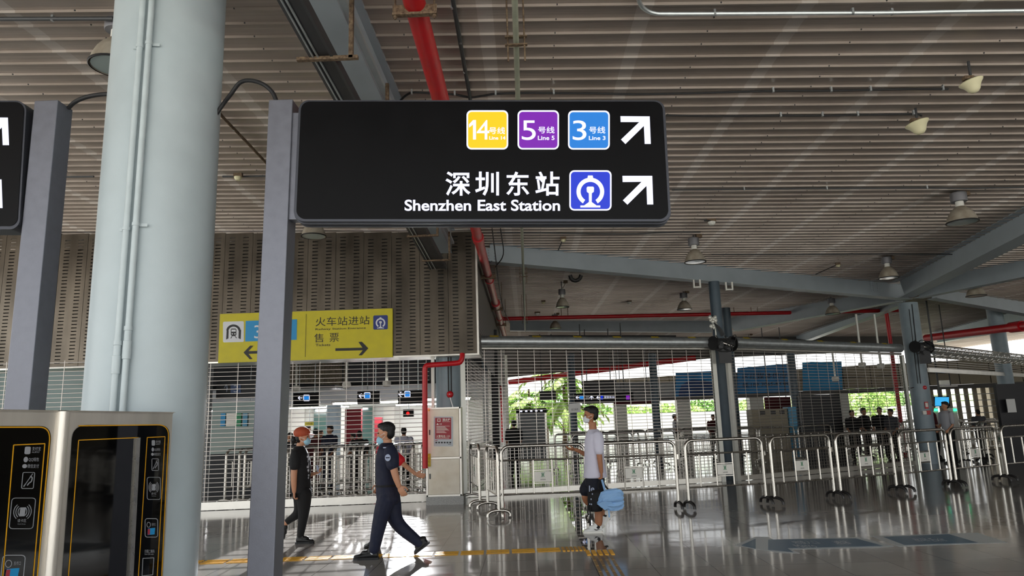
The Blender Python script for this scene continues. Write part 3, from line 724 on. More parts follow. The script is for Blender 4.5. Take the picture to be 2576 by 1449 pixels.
i1 = [(161, 368), (164, 300)]+[(208+46*math.cos(math.radians(a)), 302-42*math.sin(math.radians(a))) for a in range(175, -1, -15)]+[(256, 300), (254, 366)]
for i in range(len(o1)-1): f_([o1[i], o1[i+1], i1[i+1], i1[i]])
for a, b in (((184, 283), (233, 283)), ): f_([(184, 286), (190, 278), (228, 278), (234, 286), (234, 335), (222, 347), (196, 347), (184, 335)])
f_([(192, 346), (198, 346), (188, 368), (180, 368)]); f_([(220, 346), (226, 346), (240, 366), (232, 366)]); mb.build('train_symbol', 'ink_black', q, world=True)
mb = MB(); qp(mb, [(190, 287), (228, 287), (228, 306), (190, 306)], .0095, .001); qp(mb, circ(197, 326, 6, 12), .0095, .001); qp(mb, circ(221, 326, 6, 12), .0095, .001); mb.build('train_window', 'vinyl_white', q, world=True)
mb = MB(); qp(mb, [(a, b+(1550-a)*.03) for a, b in rrect(1484, 157, 1616, 286, 12)]); q = mb.build('railway_pictogram', 'vinyl_navy', t, world=True)
mb = MB(); rail_logo(mb, 1550, 226, 44, lambda mb, p, m: qp(mb, p, .0065, .001, m)); mb.build('emblem', 'vinyl_white', q, world=True)

# ------------------------------------------------------------------ roller shutters of open steel lattice
def shutter(label, a, b, zt, pitch=.075, link=.39, dense=0, roll=True, gl=True, gr=True, r=.12, motor=False, bottom=.12, tags=0, rod=.0065, name='roller_shutter', za=None, rolled=0, offs=(0, 0)):
    a, b = V(a), V(b); a.z = b.z = 0; u = (b-a).normalized(); L = (b-a).length; n = V((-u.y, u.x, 0))
    t = thing(name, label, 'shutter', (a+b)/2)
    mb = MB(); z = bottom+.02
    zz = zt-(r+.02 if roll else 0); row = 0
    while z < zz:
        mb.tube([a+V((0, 0, z)), b+V((0, 0, z))], rod, 6); z += pitch; row += 1
    k = int(L/link)
    for i in range(k+1):
        p = a+u*(i*link+.08)
        mb.box(p+V((0, 0, (bottom+zz)/2))-n*rod, (.011, .008, zz-bottom), 0, (u, n, V((0, 0, 1))))
    if dense:
        k = int(L/.098)
        for i in range(k+1):
            mb.box(a+u*(i*.098+.03)+V((0, 0, (bottom+dense)/2))+n*rod, (.014, .008, dense-bottom), 0, (u, n, V((0, 0, 1))))
        mb.box((a+b)/2+V((0, 0, dense)), (L, .02, .03), 0, (u, n, V((0, 0, 1))))
    c = mb.build('lattice_curtain', 'steel_rod', t, world=True)
    mb = MB(); mb.box((a+b)/2+V((0, 0, bottom/2+.005)), (L, .05, bottom-.01), 0, (u, n, V((0, 0, 1)))); mb.build('bottom_bar', 'steel_bright', t, world=True)
    if roll:
        A = a+V((0, 0, zt)) + u*offs[0]; B = b+V((0, 0, zt)) + u*offs[1]
        mb = MB(); mb.tube([A, B], r, 28); mb.build('roller_tube', 'galvanised', t, True, world=True)
        mb = MB(); mb.tube([A-V((0, 0, r+.04)), B-V((0, 0, r+.04))], .035, 14); mb.build('lower_rail', 'steel_bright', t, True, world=True)
        for i in range(tags):
            p = lerp(A, B, (i+.45)/tags)-n*r*.42+V((0, 0, r*.93)); mb = MB(); mb.box(p, (.2, .07, .004), 0, (u, V((-n.x*.85, -n.y*.85, -.5)), V((-n.x*.5, -n.y*.5, .85)))); mb.build('tag', 'tape_yellow', t, world=True)
    for on, p in ((gl, a-u*.03), (gr, b+u*.03)):
        if on:
            mb = MB(); h = zt-.2
            for s_ in (-1, 1): mb.box(p+n*(.035*s_)+V((0, 0, h/2)), (.11, .012, h), 0, (u, n, V((0, 0, 1))))
            mb.box(p+(u*-.05 if p is not None and (p-a).length < .1 else u*.05)+V((0, 0, h/2)), (.012, .08, h), 0, (u, n, V((0, 0, 1)))); mb.build('guide_rail', 'guide_white', t, world=True)
    return t, a, b, u, n
g0 = G(515, 1285); g1 = G(1070, 1262)
du = (g1-g0).normalized()
gx = g0 - du*4.2
shutter('wide left lattice shutter under the slotted metal box, barriers stacked behind it', g0-du*.1, g1+du*.1, ZB+.1, .088, .55, roll=False, gl=True, gr=False, rod=.008, bottom=.16)
shutter('far left lattice shutter seen between the two sign posts', gx-du*1.5, g0-du*.2, ZB+.1, .088, .55, roll=False, gl=False, gr=False, rod=.008, bottom=.16)
A1 = G(1172, 1252); B1 = G(1817, 1212); A2 = G(1860, 1210); B2 = G(2303, 1170); A3 = G(2352, 1168)
u1 = (B1-A1).normalized()
z1 = AY(1500, 860, lerp(A1, B1, .52).y).z; z2 = AY(2070, 869, lerp(A2, B2, .5).y).z
shutter('middle lattice shutter behind the boy, below the longest roller tube', A1, B1, z1, .072, .39, dense=1.0, tags=6, offs=(.25, 0))
shutter('right lattice shutter between the middle and right columns', A2, B2, z2, .076, .39, dense=1.0, tags=5, r=.125)
# side shutter running away from the hydrant cabinet
shutter('side lattice shutter running back behind the fire cabinet, seen edge on', (A1.x+.05, A1.y+.3, 0), (A1.x+.35, A1.y+10.5, 0), ZB+.1, .075, .3, roll=False, gl=False, gr=False, dense=1.0)
# rolled-up shutter at the right
d3 = (B2-A2).normalized()
C3 = A3 + d3*.2; e3 = AD(2640, 912, 17.5)
p3 = AY(2338, 882, A3.y+.05); q3 = ray(2650, 913); q3 = EYEV + q3*((p3.z-.0-EYE)/q3.z)
t = thing('roller_shutter', 'rolled-up lattice shutter at the right edge, its slats wound on the tube', 'shutter', (p3.x, p3.y, p3.z-.3))
u3 = (q3-p3); L3 = u3.length; u3.normalize(); n3 = u3.cross(V((0, 0, 1))).normalized()
mb = MB(); mb.tube([p3, q3], .1, 20); mb.build('roller_tube', 'galvanised', t, True, world=True)
mb = MB()
for k in range(26):
    a = 2*math.pi*k/26; o = (n3*math.cos(a)+V((0, 0, 1))*math.sin(a))*.19; mb.tube([p3+o, q3+o], .011, 5)
for k in range(int(L3/.3)):
    for j in range(7):
        a = 2*math.pi*(j+.35*(k % 2))/7+math.pi/2; o = (n3*math.cos(a)+V((0, 0, 1))*math.sin(a))*.2; o2 = (n3*math.cos(a+.3)+V((0, 0, 1))*math.sin(a+.3))*.2
        mb.bar(p3+u3*(k*.3+.1)+o, p3+u3*(k*.3+.24)+o2, .03, .012)
mb.build('wound_slats', 'steel_bright', t, world=True)
mb = MB(); 
for k in range(4): mb.tube([p3+V((0, 0, -.27-.07*k))-n3*.1, q3+V((0, 0, -.27-.07*k))-n3*.1], .008, 6)
mb.build('hanging_slats', 'steel_rod', t, world=True)
mb = MB(); mb.bar(p3+V((0, 0, -.56))-n3*.1, q3+V((0, 0, -.56))-n3*.1, .05, .12); mb.build('bottom_bar', 'steel_bright', t, world=True)
# shutter motors and their chains over the two columns
def motor(px, py, p, label):
    c = AY(px, py, p.y-.12); t = thing('shutter_motor', label, 'motor', c)
    MB().tube([c-d3*.32, c+d3*.3], .13, 16).build('housing', 'dark_conduit', t, True, world=True)
    MB().tube([c+d3*.3, c+d3*.33], .19, 20).build('drum_plate', 'black_rubber', t, world=True); MB().tube([c-d3*.3, c-d3*.33], .17, 20).build('drum_plate', 'black_rubber', t, world=True)
    mb = MB(); mb.box(c+V((0, -.12, -.28)), (.3, .06, .42)); mb.box(c+V((-.1, -.16, -.05)), (.12, .1, .16)); mb.build('bracket', 'tray_dark', t, world=True)
    mb = MB(); rnd = random.Random(px)
    for k in range(5):
        P = [c+V((rnd.uniform(-.3, .3), -.2, rnd.uniform(-.25, .2))) for _ in range(4)]; mb.tube(smooth_path(P, 4), .012, 6)
    mb.build('wiring', 'black_rubber', t, True, world=True)
    mb = MB(); mb.tube([c+V((-.15, -.14, .05)), c+V((.2, -.17, -.1))], .035, 10); mb.build('gearbox', 'steel', t, True, world=True)
motor(1818, 864, B1, 'shutter motor and wiring at the middle column head')
motor(2318, 873, B2, 'shutter motor and wiring across the right column')

# ------------------------------------------------------------------ columns along the gate line and behind it
def column(px, py, w, topz, label, mt='column_paint', name='column'):
    p = G(px, py); r = w*p.y/F/2
    return tag(MB().lathe([(r, 0), (r, topz)], p, 36).build(name, mt, smooth=True), label, 'column'), p, r
mat('column_slate', '53636f', .45, 0, (4, .08)); mat('column_grey', '8b9ba4', .42, 0, (4, .08))
cm, pm, rm = column(1838, 1206, 27, 4.95, 'slim slate-blue column between the two lattice shutters', 'column_slate')
cr, pr_, rr = column(2339, 1166, 44, 4.72, 'blue-grey column carrying the crossing beams, with red bell, at right', 'column_grey')
# ragged white filler and cables on the slim column
mb = MB(); rnd = random.Random(5); c = AY(1795, 812, pm.y-rm*1.0)
for i in range(14): mb.ell(c+V((rnd.uniform(-.08, .07), rnd.uniform(-.0, .03), rnd.uniform(-.12, .16))), (.05, .03, .06), 8)
for i in range(8): mb.ell(AY(1800+i*.3, 828+i*4, pm.y-rm*.98), (.025, .02, .05), 8)
tag(mb.build('foam_filler', 'guide_white', smooth=True), 'ragged white foam patch on the slim slate column', 'filler')
t = thing('cable_bundle', 'bundle of dark cables coming out of the white patch to the shutter motor', 'cable', AY(1797, 814, pm.y-rm))
for k in range(4):
    P = smooth_path([AY(1796+k, 812+k, pm.y-rm-.02), AY(1806+k*2, 828-k, pm.y-rm-.08), AY(1816+k*2.2, 846-k, pm.y-rm-.1)], 4); MB().tube(P, .014, 6).build('cable', 'dark_conduit', t, True, world=True)
def bell(px, py, p, r, label, R=.07):
    c = AY(px, py, p.y-r-.03); t = thing('alarm_bell', label, 'bell', c)
    ax = (V((1, 0, 0)), V((0, 0, 1)), V((0, -1, 0)))
    MB().lathe([(R*1.0, -.03), (R*1.02, 0), (R*.9, .03), (R*.55, .055), (.001, .062)], (0, 0, 0), 24, 0, ax).build('gong', 'red_paint', t, True)
    MB().lathe([(.012, .055), (.012, .072), (.001, .073)], (0, 0, 0), 12, 0, ax).build('bolt', 'placard_grey', t, True)
    return t, c
t, c = bell(2324, 975, pr_, rr*.7, 'round red alarm bell on the right blue-grey column', .085)
P = smooth_path([c+V((-.05, .0, .0)), c+V((-.2, .06, .02)), c+V((-.3, .16, .0))], 4); MB().tube(P, .012, 6).build('cable', 'black_rubber', t, True, world=True)
for k, (dx, tp_) in enumerate(((-10, 778), (-2, 765))):
    P = [AY(2318+dx*.9-22, tp_, pr_.y-rr-.02), AY(2318+dx*.9, 965, pr_.y-rr-.02)]; tag(MB().tube(P, .012, 6).build('column_cable', 'black_rubber'), ('left' if k == 0 else 'right')+' one of two thin black cables down the right blue-grey column', 'cable')
c = AY(2337, 1036, pr_.y-rr-.03)
t = thing('manual_call_point', 'small red fire alarm box with a white box beside it on right column', 'fire alarm', c-V((0, 0, .1)))
mb = MB(); mb.box(c-V((.02, 0, .02)), (.11, .05, .12)); mb.build('button_box', 'red_paint', t, world=True)
mb = MB(); mb.box(c-V((.13, 0, .02)), (.1, .045, .1)); mb.build('socket_box', 'plate_white', t, world=True)
mb = MB(); mb.box(c+V((-.04, .01, .19)), (.1, .02, .2)); q = mb.build('instruction_plate', 'red_paint', t, world=True)
MB().box(c+V((-.04, -.002, .2)), (.07, .004, .12)).build('printed_panel', 'plate_white', q, world=True)

# ------------------------------------------------------------------ fire hydrant cabinet
yc = G(1118, 1270).y
def K(x, y, off=0.0): return AY(1040+x/3.29, 850+y/3.29, yc-off)
k0 = K(107, 1388); k1 = K(403, 575); zc = K(250, 575).z
t = thing('fire_hydrant_cabinet', 'tall cream two-door fire cabinet with a red instruction placard', 'cabinet', (k0.x/2+k1.x/2, yc+.2, 0))
xl, xr = K(107, 1000).x, K(397, 1000).x
zpl = .16
mb = MB(); mb.span((xl, yc+.005, zpl), (xr, yc+.42, zc)); o = mb.build('body', 'cabinet_enamel', t, world=True)
mb = MB(); mb.span((xl-.01, yc, 0.0), (xr+.03, yc+.44, zpl)); mb.build('plinth', 'plinth_stone', t, world=True)
mb = MB(); 
for a, b in (((xl-.004, zpl), (xl+.03, zc)), ((xr-.03, zpl), (xr+.004, zc)), ((xl, zc-.03), (xr, zc)), ((xl, zpl), (xr, zpl+.03)), ((xl, K(0, 1002).z-.015), (xr, K(0, 1002).z+.015))): mb.span((a[0], yc-.012, a[1]), (b[0], yc+.01, b[1]))
mb.build('door_frame', 'steel_bright', t, world=True)
zm = K(0, 1002).z
for a, b, nm in ((zm+.025, zc-.04, 'upper door'), (zpl+.04, zm-.025, 'lower door')):
    mb = MB(); mb.span((xl+.04, yc-.018, a), (xr-.04, yc+.0, b)); q = mb.build('door', 'cabinet_enamel', t, world=True); q['label'] = nm; mod(q, 'BEVEL', width=.004, segments=2)
    h = lerp(a, b, .52); mb = MB(); mb.span((xl+.06, yc-.03, h-.05), (xl+.085, yc-.016, h+.05)); mb.build('latch', 'dark_conduit', q, world=True)
def kp(mb, x0, y0, x1, y1, off, r=0, m=0, tk=.003): mb.prism([K(*p, off) for p in (rrect(x0, y0, x1, y1, r, 3) if r else [(x0, y1), (x1, y1), (x1, y0), (x0, y0)])], (0, -1, 0), tk, m)
def kt(mb, s, x0, y0, x1, y1, off, **k): put_text(mb, s, [K(*p, off) for p in ((x0, y1), (x1, y1), (x1, y0), (x0, y0))], **k)
mb = MB(); kp(mb, 168, 650, 328, 898, .02, 6); q = mb.build('placard', 'placard_grey', t, world=True)
mb = MB(); kp(mb, 180, 661, 313, 838, .0235, 5); kp(mb, 180, 848, 200, 852, .0235); q2 = mb.build('red_field', 'placard_red', q, world=True)
mb = MB(); kt(mb, '消火栓', 240, 666, 306, 688, .0275, bold=.02); kt(mb, 'FIRE HYDRANT', 240, 690, 305, 696, .0275); kt(mb, '火警电话: 119', 190, 804, 300, 823, .0275, bold=.01)
kp(mb, 198, 668, 224, 694, .0275, 0, 0, .001)
for i in range(9): kp(mb, 190, 728+i*7, 300-(i*37 % 45), 730.5+i*7, .0275, 0, 0, .001)
kp(mb, 190, 828, 296, 831, .0275, 0, 0, .001); kt(mb, '注意', 215, 706, 235, 720, .0275)
mb.prism([K(*p, .0275) for p in ((190, 720), (210, 720), (200, 704))], (0, -1, 0), .001); mb.build('lettering', 'plate_white', q, world=True)
mb = MB(); mb.prism([K(*p, .029) for p in ((204, 690), (218, 690), (218, 680), (222, 680), (222, 676), (217, 674), (211, 670), (205, 674), (200, 676), (200, 680), (204, 680))], (0, -1, 0), .001); mb.build('hydrant_symbol', 'placard_red', q, world=True)
mb = MB()
for i in range(6): kp(mb, 182+i*23, 860, 197+i*23, 872, .0235, 0, 0, .001)
kp(mb, 286, 878, 312, 881, .0235, 0, 0, .001); mb.build('pictogram_row', 'ink_black', q, world=True)
mb = MB(); kp(mb, 108, 958, 144, 1066, .022, 0, 0, .002); kp(mb, 122, 592, 136, 606, .022, 0, 0, .002); mb.build('yellow_tape', 'tape_yellow', t, world=True)
# pipe and column at the cabinet
P = smooth_path([K(405, 130, .12), K(403, 165, .14), K(392, 192, .15), K(365, 207, .16), K(250, 217, .17), K(130, 226, .17), K(104, 236, .17), K(95, 262, .17), K(95, 340, .17), K(95, 700, .17), K(98, 1080, .17)], 5)
tag(MB().tube(P, .052, 14).build('hydrant_pipe', 'red_paint', smooth=True), 'red pipe bending down in front of left shutter beside the fire cabinet', 'pipe')
pc = V((lerp(K(158, 300).x, K(385, 300).x, .45), yc+.62, 0)); rc = (K(370, 300).x-K(158, 300).x)/2
tag(MB().lathe([(rc, 0), (rc, ZB+.3)], pc, 32).build('column', 'column_grey', smooth=True), 'grey column standing behind the fire cabinet, with a red ball-shaped bell', 'column')
t, c = bell(1132, 992, pc, rc, 'round red alarm bell on the column over the fire cabinet')
mb = MB(); 
for dx in (-.03, .03): mb.tube([c+V((dx, .02, 0)), c+V((dx, .02, 1.1))], .012, 6)
mb.build('cable', 'black_rubber', t, world=True)
mb = MB(); mb.tube([c+V((.0, -.01, -.05)), c+V((.06, -.02, -.26))], .014, 8); mb.build('conduit', 'galvanised', t, world=True)
mb = MB(); h0 = K(140, 560).z; mb.span((K(130, 0).x, yc+.25, 0), (K(156, 0).x, yc+.33, ZB)); tag(mb.build('guide_post', 'guide_white'), 'narrow white guide post left of the column over the fire cabinet', 'post')
# ------------------------------------------------------------------ crowd barriers
def barrier(label, a, b, group=None, plate=True, foot='foot_rubber', flip=1, name='crowd_barrier'):
    a, b = V(a), V(b); a.z = b.z = 0; c = (a+b)/2; d = b-a; L = d.length; rz = math.atan2(d.y, d.x)
    t = thing(name, label, 'barrier', (c.x, c.y, 0), rz, group)
    h = L/2-.02; T = 1.135; R = .13; mt = 'steel'
    pts = [(-h, 0, .13)]+[(-h+R-R*math.cos(math.radians(q)), 0, T-R+R*math.sin(math.radians(q))) for q in range(0, 91, 15)]
    pts += [(h-R+R*math.sin(math.radians(q)), 0, T-R+R*math.cos(math.radians(q))) for q in range(0, 91, 15)]+[(h, 0, .13)]
    MB().tube(pts, .027, 12).build('frame', mt, t, True)
    for z in (.905, .355): MB().tube([(-h, 0, z), (h, 0, z)], .0155, 8).build('rail', mt, t, True)
    xs = [-h+2*h*q for q in (.17, .38, .6, .79)]
    for x in xs: MB().tube([(x, 0, .355), (x, 0, .905)], .0135, 8).build('bar', mt, t, True)
    for x in (-h, h):
        pts = [(x, -.19+.0*q, .0) for q in (0,)]+[(x, -.16*math.cos(math.radians(q))*1.15, .03+.1*math.sin(math.radians(q))) for q in range(0, 181, 20)]
        MB().tube([(x, -.185, .024)]+[(x, -.185*math.cos(math.radians(q)), .026+.1*math.sin(math.radians(q))**.6) for q in range(10, 171, 16)]+[(x, .185, .024)], .026, 10).build('foot', foot, t, True)
    mb = MB(); mb.box((h+.03, 0, .87), (.05, .02, .08)); mb.build('hook', mt, t)
    if plate:
        mb = MB(); mb.box(((xs[1]+xs[2])/2, 0, .625), (xs[2]-xs[1]-.03, .012, .17)); p = mb.build('plate', 'plate_white', t)
        cx = (xs[1]+xs[2])/2; y = -.0085; s = .04; mb = MB()
        for k in (-1, 1):
            arc = [(cx+k*(.012+.03*(1-math.cos(math.radians(q)))), .655+s*math.sin(math.radians(q))) for q in range(-75, 76, 15)]
            for i in range(len(arc)-1):
                (x0, z0), (x1, z1) = arc[i], arc[i+1]; mb.prism([(x0-.004, y, z0), (x0+.004, y, z0), (x1+.004, y, z1), (x1-.004, y, z1)], (0, -1, 0), .001)
            mb.prism([(cx+k*.008-.003, y, .617), (cx+k*.008+.003, y, .617), (cx+k*.008+.003, y, .693), (cx+k*.008-.003, y, .693)], (0, -1, 0), .001)
        mb.prism([(cx-.02, y, .652), (cx+.02, y, .652), (cx+.02, y, .659), (cx-.02, y, .659)], (0, -1, 0), .001)
        mb.build('emblem', 'metro_green', p)
        mb = MB(); put_text(mb, '深圳地铁', [(cx-.045, y, .568), (cx+.045, y, .568), (cx+.045, y, .588), (cx-.045, y, .588)]); mb.build('lettering', 'ink_black', p)
        for z in (.73, .52): MB().tube([(xs[1], 0, z), (xs[2], 0, z)], .01, 6).build('plate_rail', mt, t, True)
    return t
BR = [((1262, 1300), (1481, 1293), 'steel crowd barrier behind the boy, leftmost of the long front row'), ((1492, 1292), (1711, 1282), 'steel crowd barrier just right of the boy in the white shirt'),
      ((1732, 1282), (1932, 1269), 'steel crowd barrier in front of the slim slate column'), ((1949, 1270.5), (2103, 1255), 'steel crowd barrier right of the one at the slim slate column'),
      ((2116, 1255), (2260, 1240), 'steel crowd barrier in front of the right lattice shutter, left of the blue-grey column'), ((2277, 1239.5), (2397, 1225.5), 'steel crowd barrier crossing in front of the right blue-grey column'),
      ((2407, 1225.5), (2522, 1212), 'steel crowd barrier just right of the right blue-grey column'), ((2536, 1211), (2665, 1198), 'steel crowd barrier cut off at the right edge of the picture')]
for a, b, lab in BR: barrier(lab, G(*a), G(*b), 'front row of crowd barriers', foot='steel' if a[0] < 1300 else 'foot_rubber')
barrier('nearer of the two barriers standing end-on beside the leftmost front barrier', G(1227, 1282), G(1256, 1304), 'end-on barriers', foot='steel')
barrier('farther of the two end-on barriers, next to the fire cabinet', G(1186, 1258), G(1208, 1277), 'end-on barriers', foot='steel')
# barriers packed behind the left shutter
index_kids()
base = barrier('steel barrier stacked upright and close behind the wide left shutter', V((-6.4, 15.2, 0)), V((-6.15, 16.65, 0)), 'barriers packed behind the left shutter', plate=False, foot='steel')
index_kids()
for i in range(1, 23):
    c = copy_tree(base); c.location = base.location + V((du*(i*.205))) + V((0, .12*math.sin(i*2.1), 0)); c.rotation_euler[2] = base.rotation_euler[2] + .04*math.sin(i*1.3)
base2 = barrier('steel barrier of the queue lines waiting behind the right and middle shutters', V((1.2, 20.5, 0)), V((2.6, 20.9, 0)), 'queue barriers behind the shutters', plate=False, foot='steel')
index_kids()
rnd = random.Random(3)
for i in range(1, 34):
    c = copy_tree(base2); r = i % 3; k = i//3
    x = 1.0+k*1.42+r*.5; c.location = (x, 20.6+x*.38+r*1.7+rnd.uniform(-.1, .1), 0); c.rotation_euler[2] = .3+rnd.uniform(-.12, .12)+(1.2 if i % 7 == 0 else 0)
base3 = barrier('steel barrier standing in the open hall right of the blue-grey column', V((12.2, 20.6, 0)), V((13.3, 21.5, 0)), 'barriers beyond the right column', plate=True)
index_kids()
for x, y, r in ((13.6, 21.2, .2), (14.9, 21.5, .2), (12.4, 22.8, 1.1), (13.5, 23.4, .3), (14.9, 23.2, .4), (16.3, 22.9, .2), (13.9, 19.6, 1.2), (15.3, 20.4, 1.2)):
    c = copy_tree(base3); c.location = (x, y, 0); c.rotation_euler[2] = r

# ------------------------------------------------------------------ ticket machine bank at the lower left
ma = G(0, 1030, 1.66); mb_ = G(437, 1037, 1.66)
md = (mb_-ma); md.z = 0; md.normalize(); mn = V((md.y, -md.x, 0))
def N_(px, py, off=0.0): return ON(px, py, ma+mn*off, mn)
def z4(x, y): return (x/2.904, 950+y/2.904)
cR = N_(437, 1037); cM = N_(158, 1031)
t = thing('ticket_machine', 'brushed steel double ticket machine with black glass fronts, lower left corner', 'ticket machine', (ma+mb_)/2*V((1, 1, 0)) if 0 else ((ma.x+mb_.x)/2, (ma.y+mb_.y)/2, 0))
left = ma-md*.35
def mbody(a, b): 
    q = MB(); a0 = V((a.x, a.y, 0)); b0 = V((b.x, b.y, 0))
    q.prism([a0, b0, b0-mn*.55, a0-mn*.55], (0, 0, 1), 1.66); return q
o = mbody(left, cM).build('left_cabinet', 'brushed_steel', t, world=True); mod(o, 'BEVEL', width=.012, segments=3)
o = mbody(cM+md*.004, mb_).build('right_cabinet', 'brushed_steel', t, world=True); mod(o, 'BEVEL', width=.012, segments=3)
c0 = V((cM.x, cM.y, 0)); MB().tube([c0+mn*.0, c0+mn*.0+V((0, 0, 1.655))], .035, 20).build('corner_post', 'brushed_steel', t, True, world=True)
def mp(mb, pts, off, m=0, tk=.002): mb.prism([N_(*z4(*p), off) for p in pts], mn, tk, m); return mb
def lines(mb, pts, w, off, closed=False):
    for i in range(len(pts)-(0 if closed else 1)):
        a, b = N_(*z4(*pts[i]), off), N_(*z4(*pts[(i+1) % len(pts)]), off); mb.bar(a, b, w, .0015, 0, mn)
def ext_(p, q, y): return (p[0]+(q[0]-p[0])*(y-p[1])/(q[1]-p[1]), y)
YB = 2300
def qb(p0, p1, p2, n=8): return [((1-t/n)**2*p0[0]+2*t/n*(1-t/n)*p1[0]+(t/n)**2*p2[0], (1-t/n)**2*p0[1]+2*t/n*(1-t/n)*p1[1]+(t/n)**2*p2[1]) for t in range(n+1)]
rg = qb((522, 470), (524, 346), (640, 345))+qb((1160, 343), (1240, 343), (1236, 430))+[ ext_((1225, 500), (1180, 1449), YB), ext_((530, 450), (455, 1449), YB)]
g = mp(MB(), rg, .001).build('glass_front', 'glass_black', t, world=True)
lg = [(-500, 352)]+qb((290, 354), (372, 352), (370, 450))+[ ext_((345, 700), (275, 1449), YB), (-700, YB)]
g2 = mp(MB(), lg, .001).build('glass_front', 'glass_black', t, world=True)
m_ = MB(); lines(m_, [(575, 352)]+qb((1150, 345), (1234, 343), (1231, 430))+[ext_((1225, 500), (1180, 1449), YB)], .006, .004)
lines(m_, [ext_((575, 457), (500, 1449), YB), (575, 457), (1012, 438)], .005, .004)
lines(m_, [ext_((1074, 445), (1010, 1449), YB), (1076, 437), (1206, 431), ext_((1208, 440), (1150, 1449), YB)], .005, .004); m_.build('yellow_outline', 'line_yellow', g, world=True)
m_ = MB(); lines(m_, [(-300, 362)]+qb((285, 362), (364, 360), (363, 450))+[ext_((345, 700), (275, 1449), YB)], .006, .004)
lines(m_, [ext_((98, 505), (20, 1449), YB), (100, 492), (328, 482), ext_((330, 495), (245, 1449), YB)], .005, .004); m_.build('yellow_outline', 'line_yellow', g2, world=True)
m_ = MB(); mp(m_, [(988, 440), (1014, 438), ext_((1014, 438), (962, 1449), YB), ext_((988, 440), (932, 1449), YB)], .002, tk=.012); m_.build('screen_edge', 'steel', t, world=True)
def mt(mb, s, x0, y0, x1, y1, off=.004, **k): put_text(mb, s, [N_(*z4(*p), off) for p in ((x0, y1), (x1, y1), (x1, y0), (x0, y0))], **k)
def rr_(mb, x0, y0, x1, y1, r, w): lines(mb, rrect(x0, y0, x1, y1, r, 3), w, .004, True)
def icons(par, kx, ky, X0, Y0, sk, X):
    # X(u, v) maps the right panel's zoomed pixels to this panel
    mb = MB()
    def T(s, x0, y0, x1, y1, **k): put_text(mb, s, [N_(*z4(*X(*p)), .004) for p in ((x0, y1), (x1, y1), (x1, y0), (x0, y0))], **k)
    def P_(pts, off=.0035): mb.prism([N_(*z4(*X(*p)), off) for p in pts], mn, .0005)
    def LL(pts, w, cl=False): lines(mb, [X(*p) for p in pts], w, .004, cl)
    def fin(nm):
        nonlocal mb
        mb.build(nm, 'icon_grey', par, world=True); mb = MB()
    P_(rrect(1108, 457, 1132, 497, 6, 2)); T('支付宝', 1138, 458, 1173, 478); T('ALIPAY', 1138, 482, 1170, 490); fin('payment_mark')
    P_(circ(1116, 525, 9, 12, ry=15)); T('QQ钱包', 1128, 514, 1170, 536); fin('payment_mark')
    P_(circ(1114, 560, 10, 12, ry=11)); T('微信支付', 1126, 549, 1172, 570); fin('payment_mark')
    LL(rrect(1110, 593, 1158, 678, 5, 2), .003, True); LL([(1142, 612), (1150, 622), (1148, 640), (1138, 650), (1132, 662)], .005); LL([(1118, 668), (1124, 655)], .005); LL([(1150, 600), (1118, 668)], .003); fin('hearing_aid_symbol')
    LL(rrect(1075, 728, 1172, 890, 14, 3), .003, True); P_([(1113, 778), (1135, 777), (1133, 824), (1111, 825)])
    for k in range(3):
        for s_ in (-1, 1): LL([(1123+s_*(18+9*k)*math.cos(math.radians(a)), 800-(26+11*k)*math.sin(math.radians(a))) for a in range(-50, 51, 20)], .003)
    T('读卡区', 1106, 838, 1142, 856); T('Card Area', 1108, 862, 1140, 868); fin('card_reader_symbol')
    LL(rrect(1060, 1030, 1152, 1165, 16, 3), .004, True); LL(circ(1086, 1075, 13, 12, ry=19), .003, True); T('投币口', 1108, 1062, 1136, 1082); fin('coin_symbol')
    T('扫描二维码', 1057, 1256, 1128, 1280); T('Scan QR code', 1057, 1284, 1122, 1296); LL([(1044, 1320), (1124, 1316), (1116, 1440), (1038, 1449)], .004, True); fin('scanner_window')
    mb = MB(); mb.prism([N_(*z4(*X(*p)), .004) for p in ((1080, 1102), (1132, 1097), (1128, 1145), (1077, 1150))], mn, .001); q = mb.build('coin_label', 'vinyl_blue', par, world=True)
    mb = MB(); mb.prism([N_(*z4(*X(*p)), .006) for p in ((1080, 1106), (1096, 1104), (1094, 1146), (1078, 1148))], mn, .001); mb.build('label_band', 'placard_red', q, world=True)
icons(g, 0, 0, 0, 0, 0, lambda u, v: (u, v))
icons(g2, 0, 0, 0, 0, 0, lambda u, v: (88+(u-1075)*1.79+(878+(v-727)*1.385-878)*-.095+0, 878+(v-727)*1.385))

# ------------------------------------------------------------------ tactile guide strip and floor graphics
LT = 'row of long yellow guide bars set in the floor, crossing in front of the walkers'
pa = (G(509, 1409.8)+G(509, 1420))/2; pb = (G(1412, 1377)+G(1412, 1388.5))/2
ud = (pb-pa).normalized(); un = V((-ud.y, ud.x, 0)); Lr = (pb-pa).length; n = round(Lr/.3); st = Lr/n
i0 = -6
first = None
def tac_long(c, u, mname='tactile', rods=4):
    v = V((-u.y, u.x, 0)); mb = MB()
    for k in range(rods): mb.bar(c-u*.138+v*((k-1.5)*.068)+V((0, 0, .004)), c+u*.138+v*((k-1.5)*.068)+V((0, 0, .004)), .03, .006, 0, (0, 0, 1))
    return mb
proto = tag(tac_long(pa+ud*(st*.5), ud).build('tactile_tile', 'tactile'), LT, 'tactile tile', 'guide tiles crossing the floor')
for i in list(range(i0, n)):
    if i == 0: continue
    c = proto.copy(); sc.collection.objects.link(c); c.location = proto.location + ud*(st*i)
ec = pb+ud*.15
mb = MB()
for k in range(6): mb.bar(ec+ud*((k-2.5)*.05)-un*.13+V((0, 0, .005)), ec+ud*((k-2.5)*.05)+un*.13+V((0, 0, .005)), .032, .01, 0, (0, 0, 1))
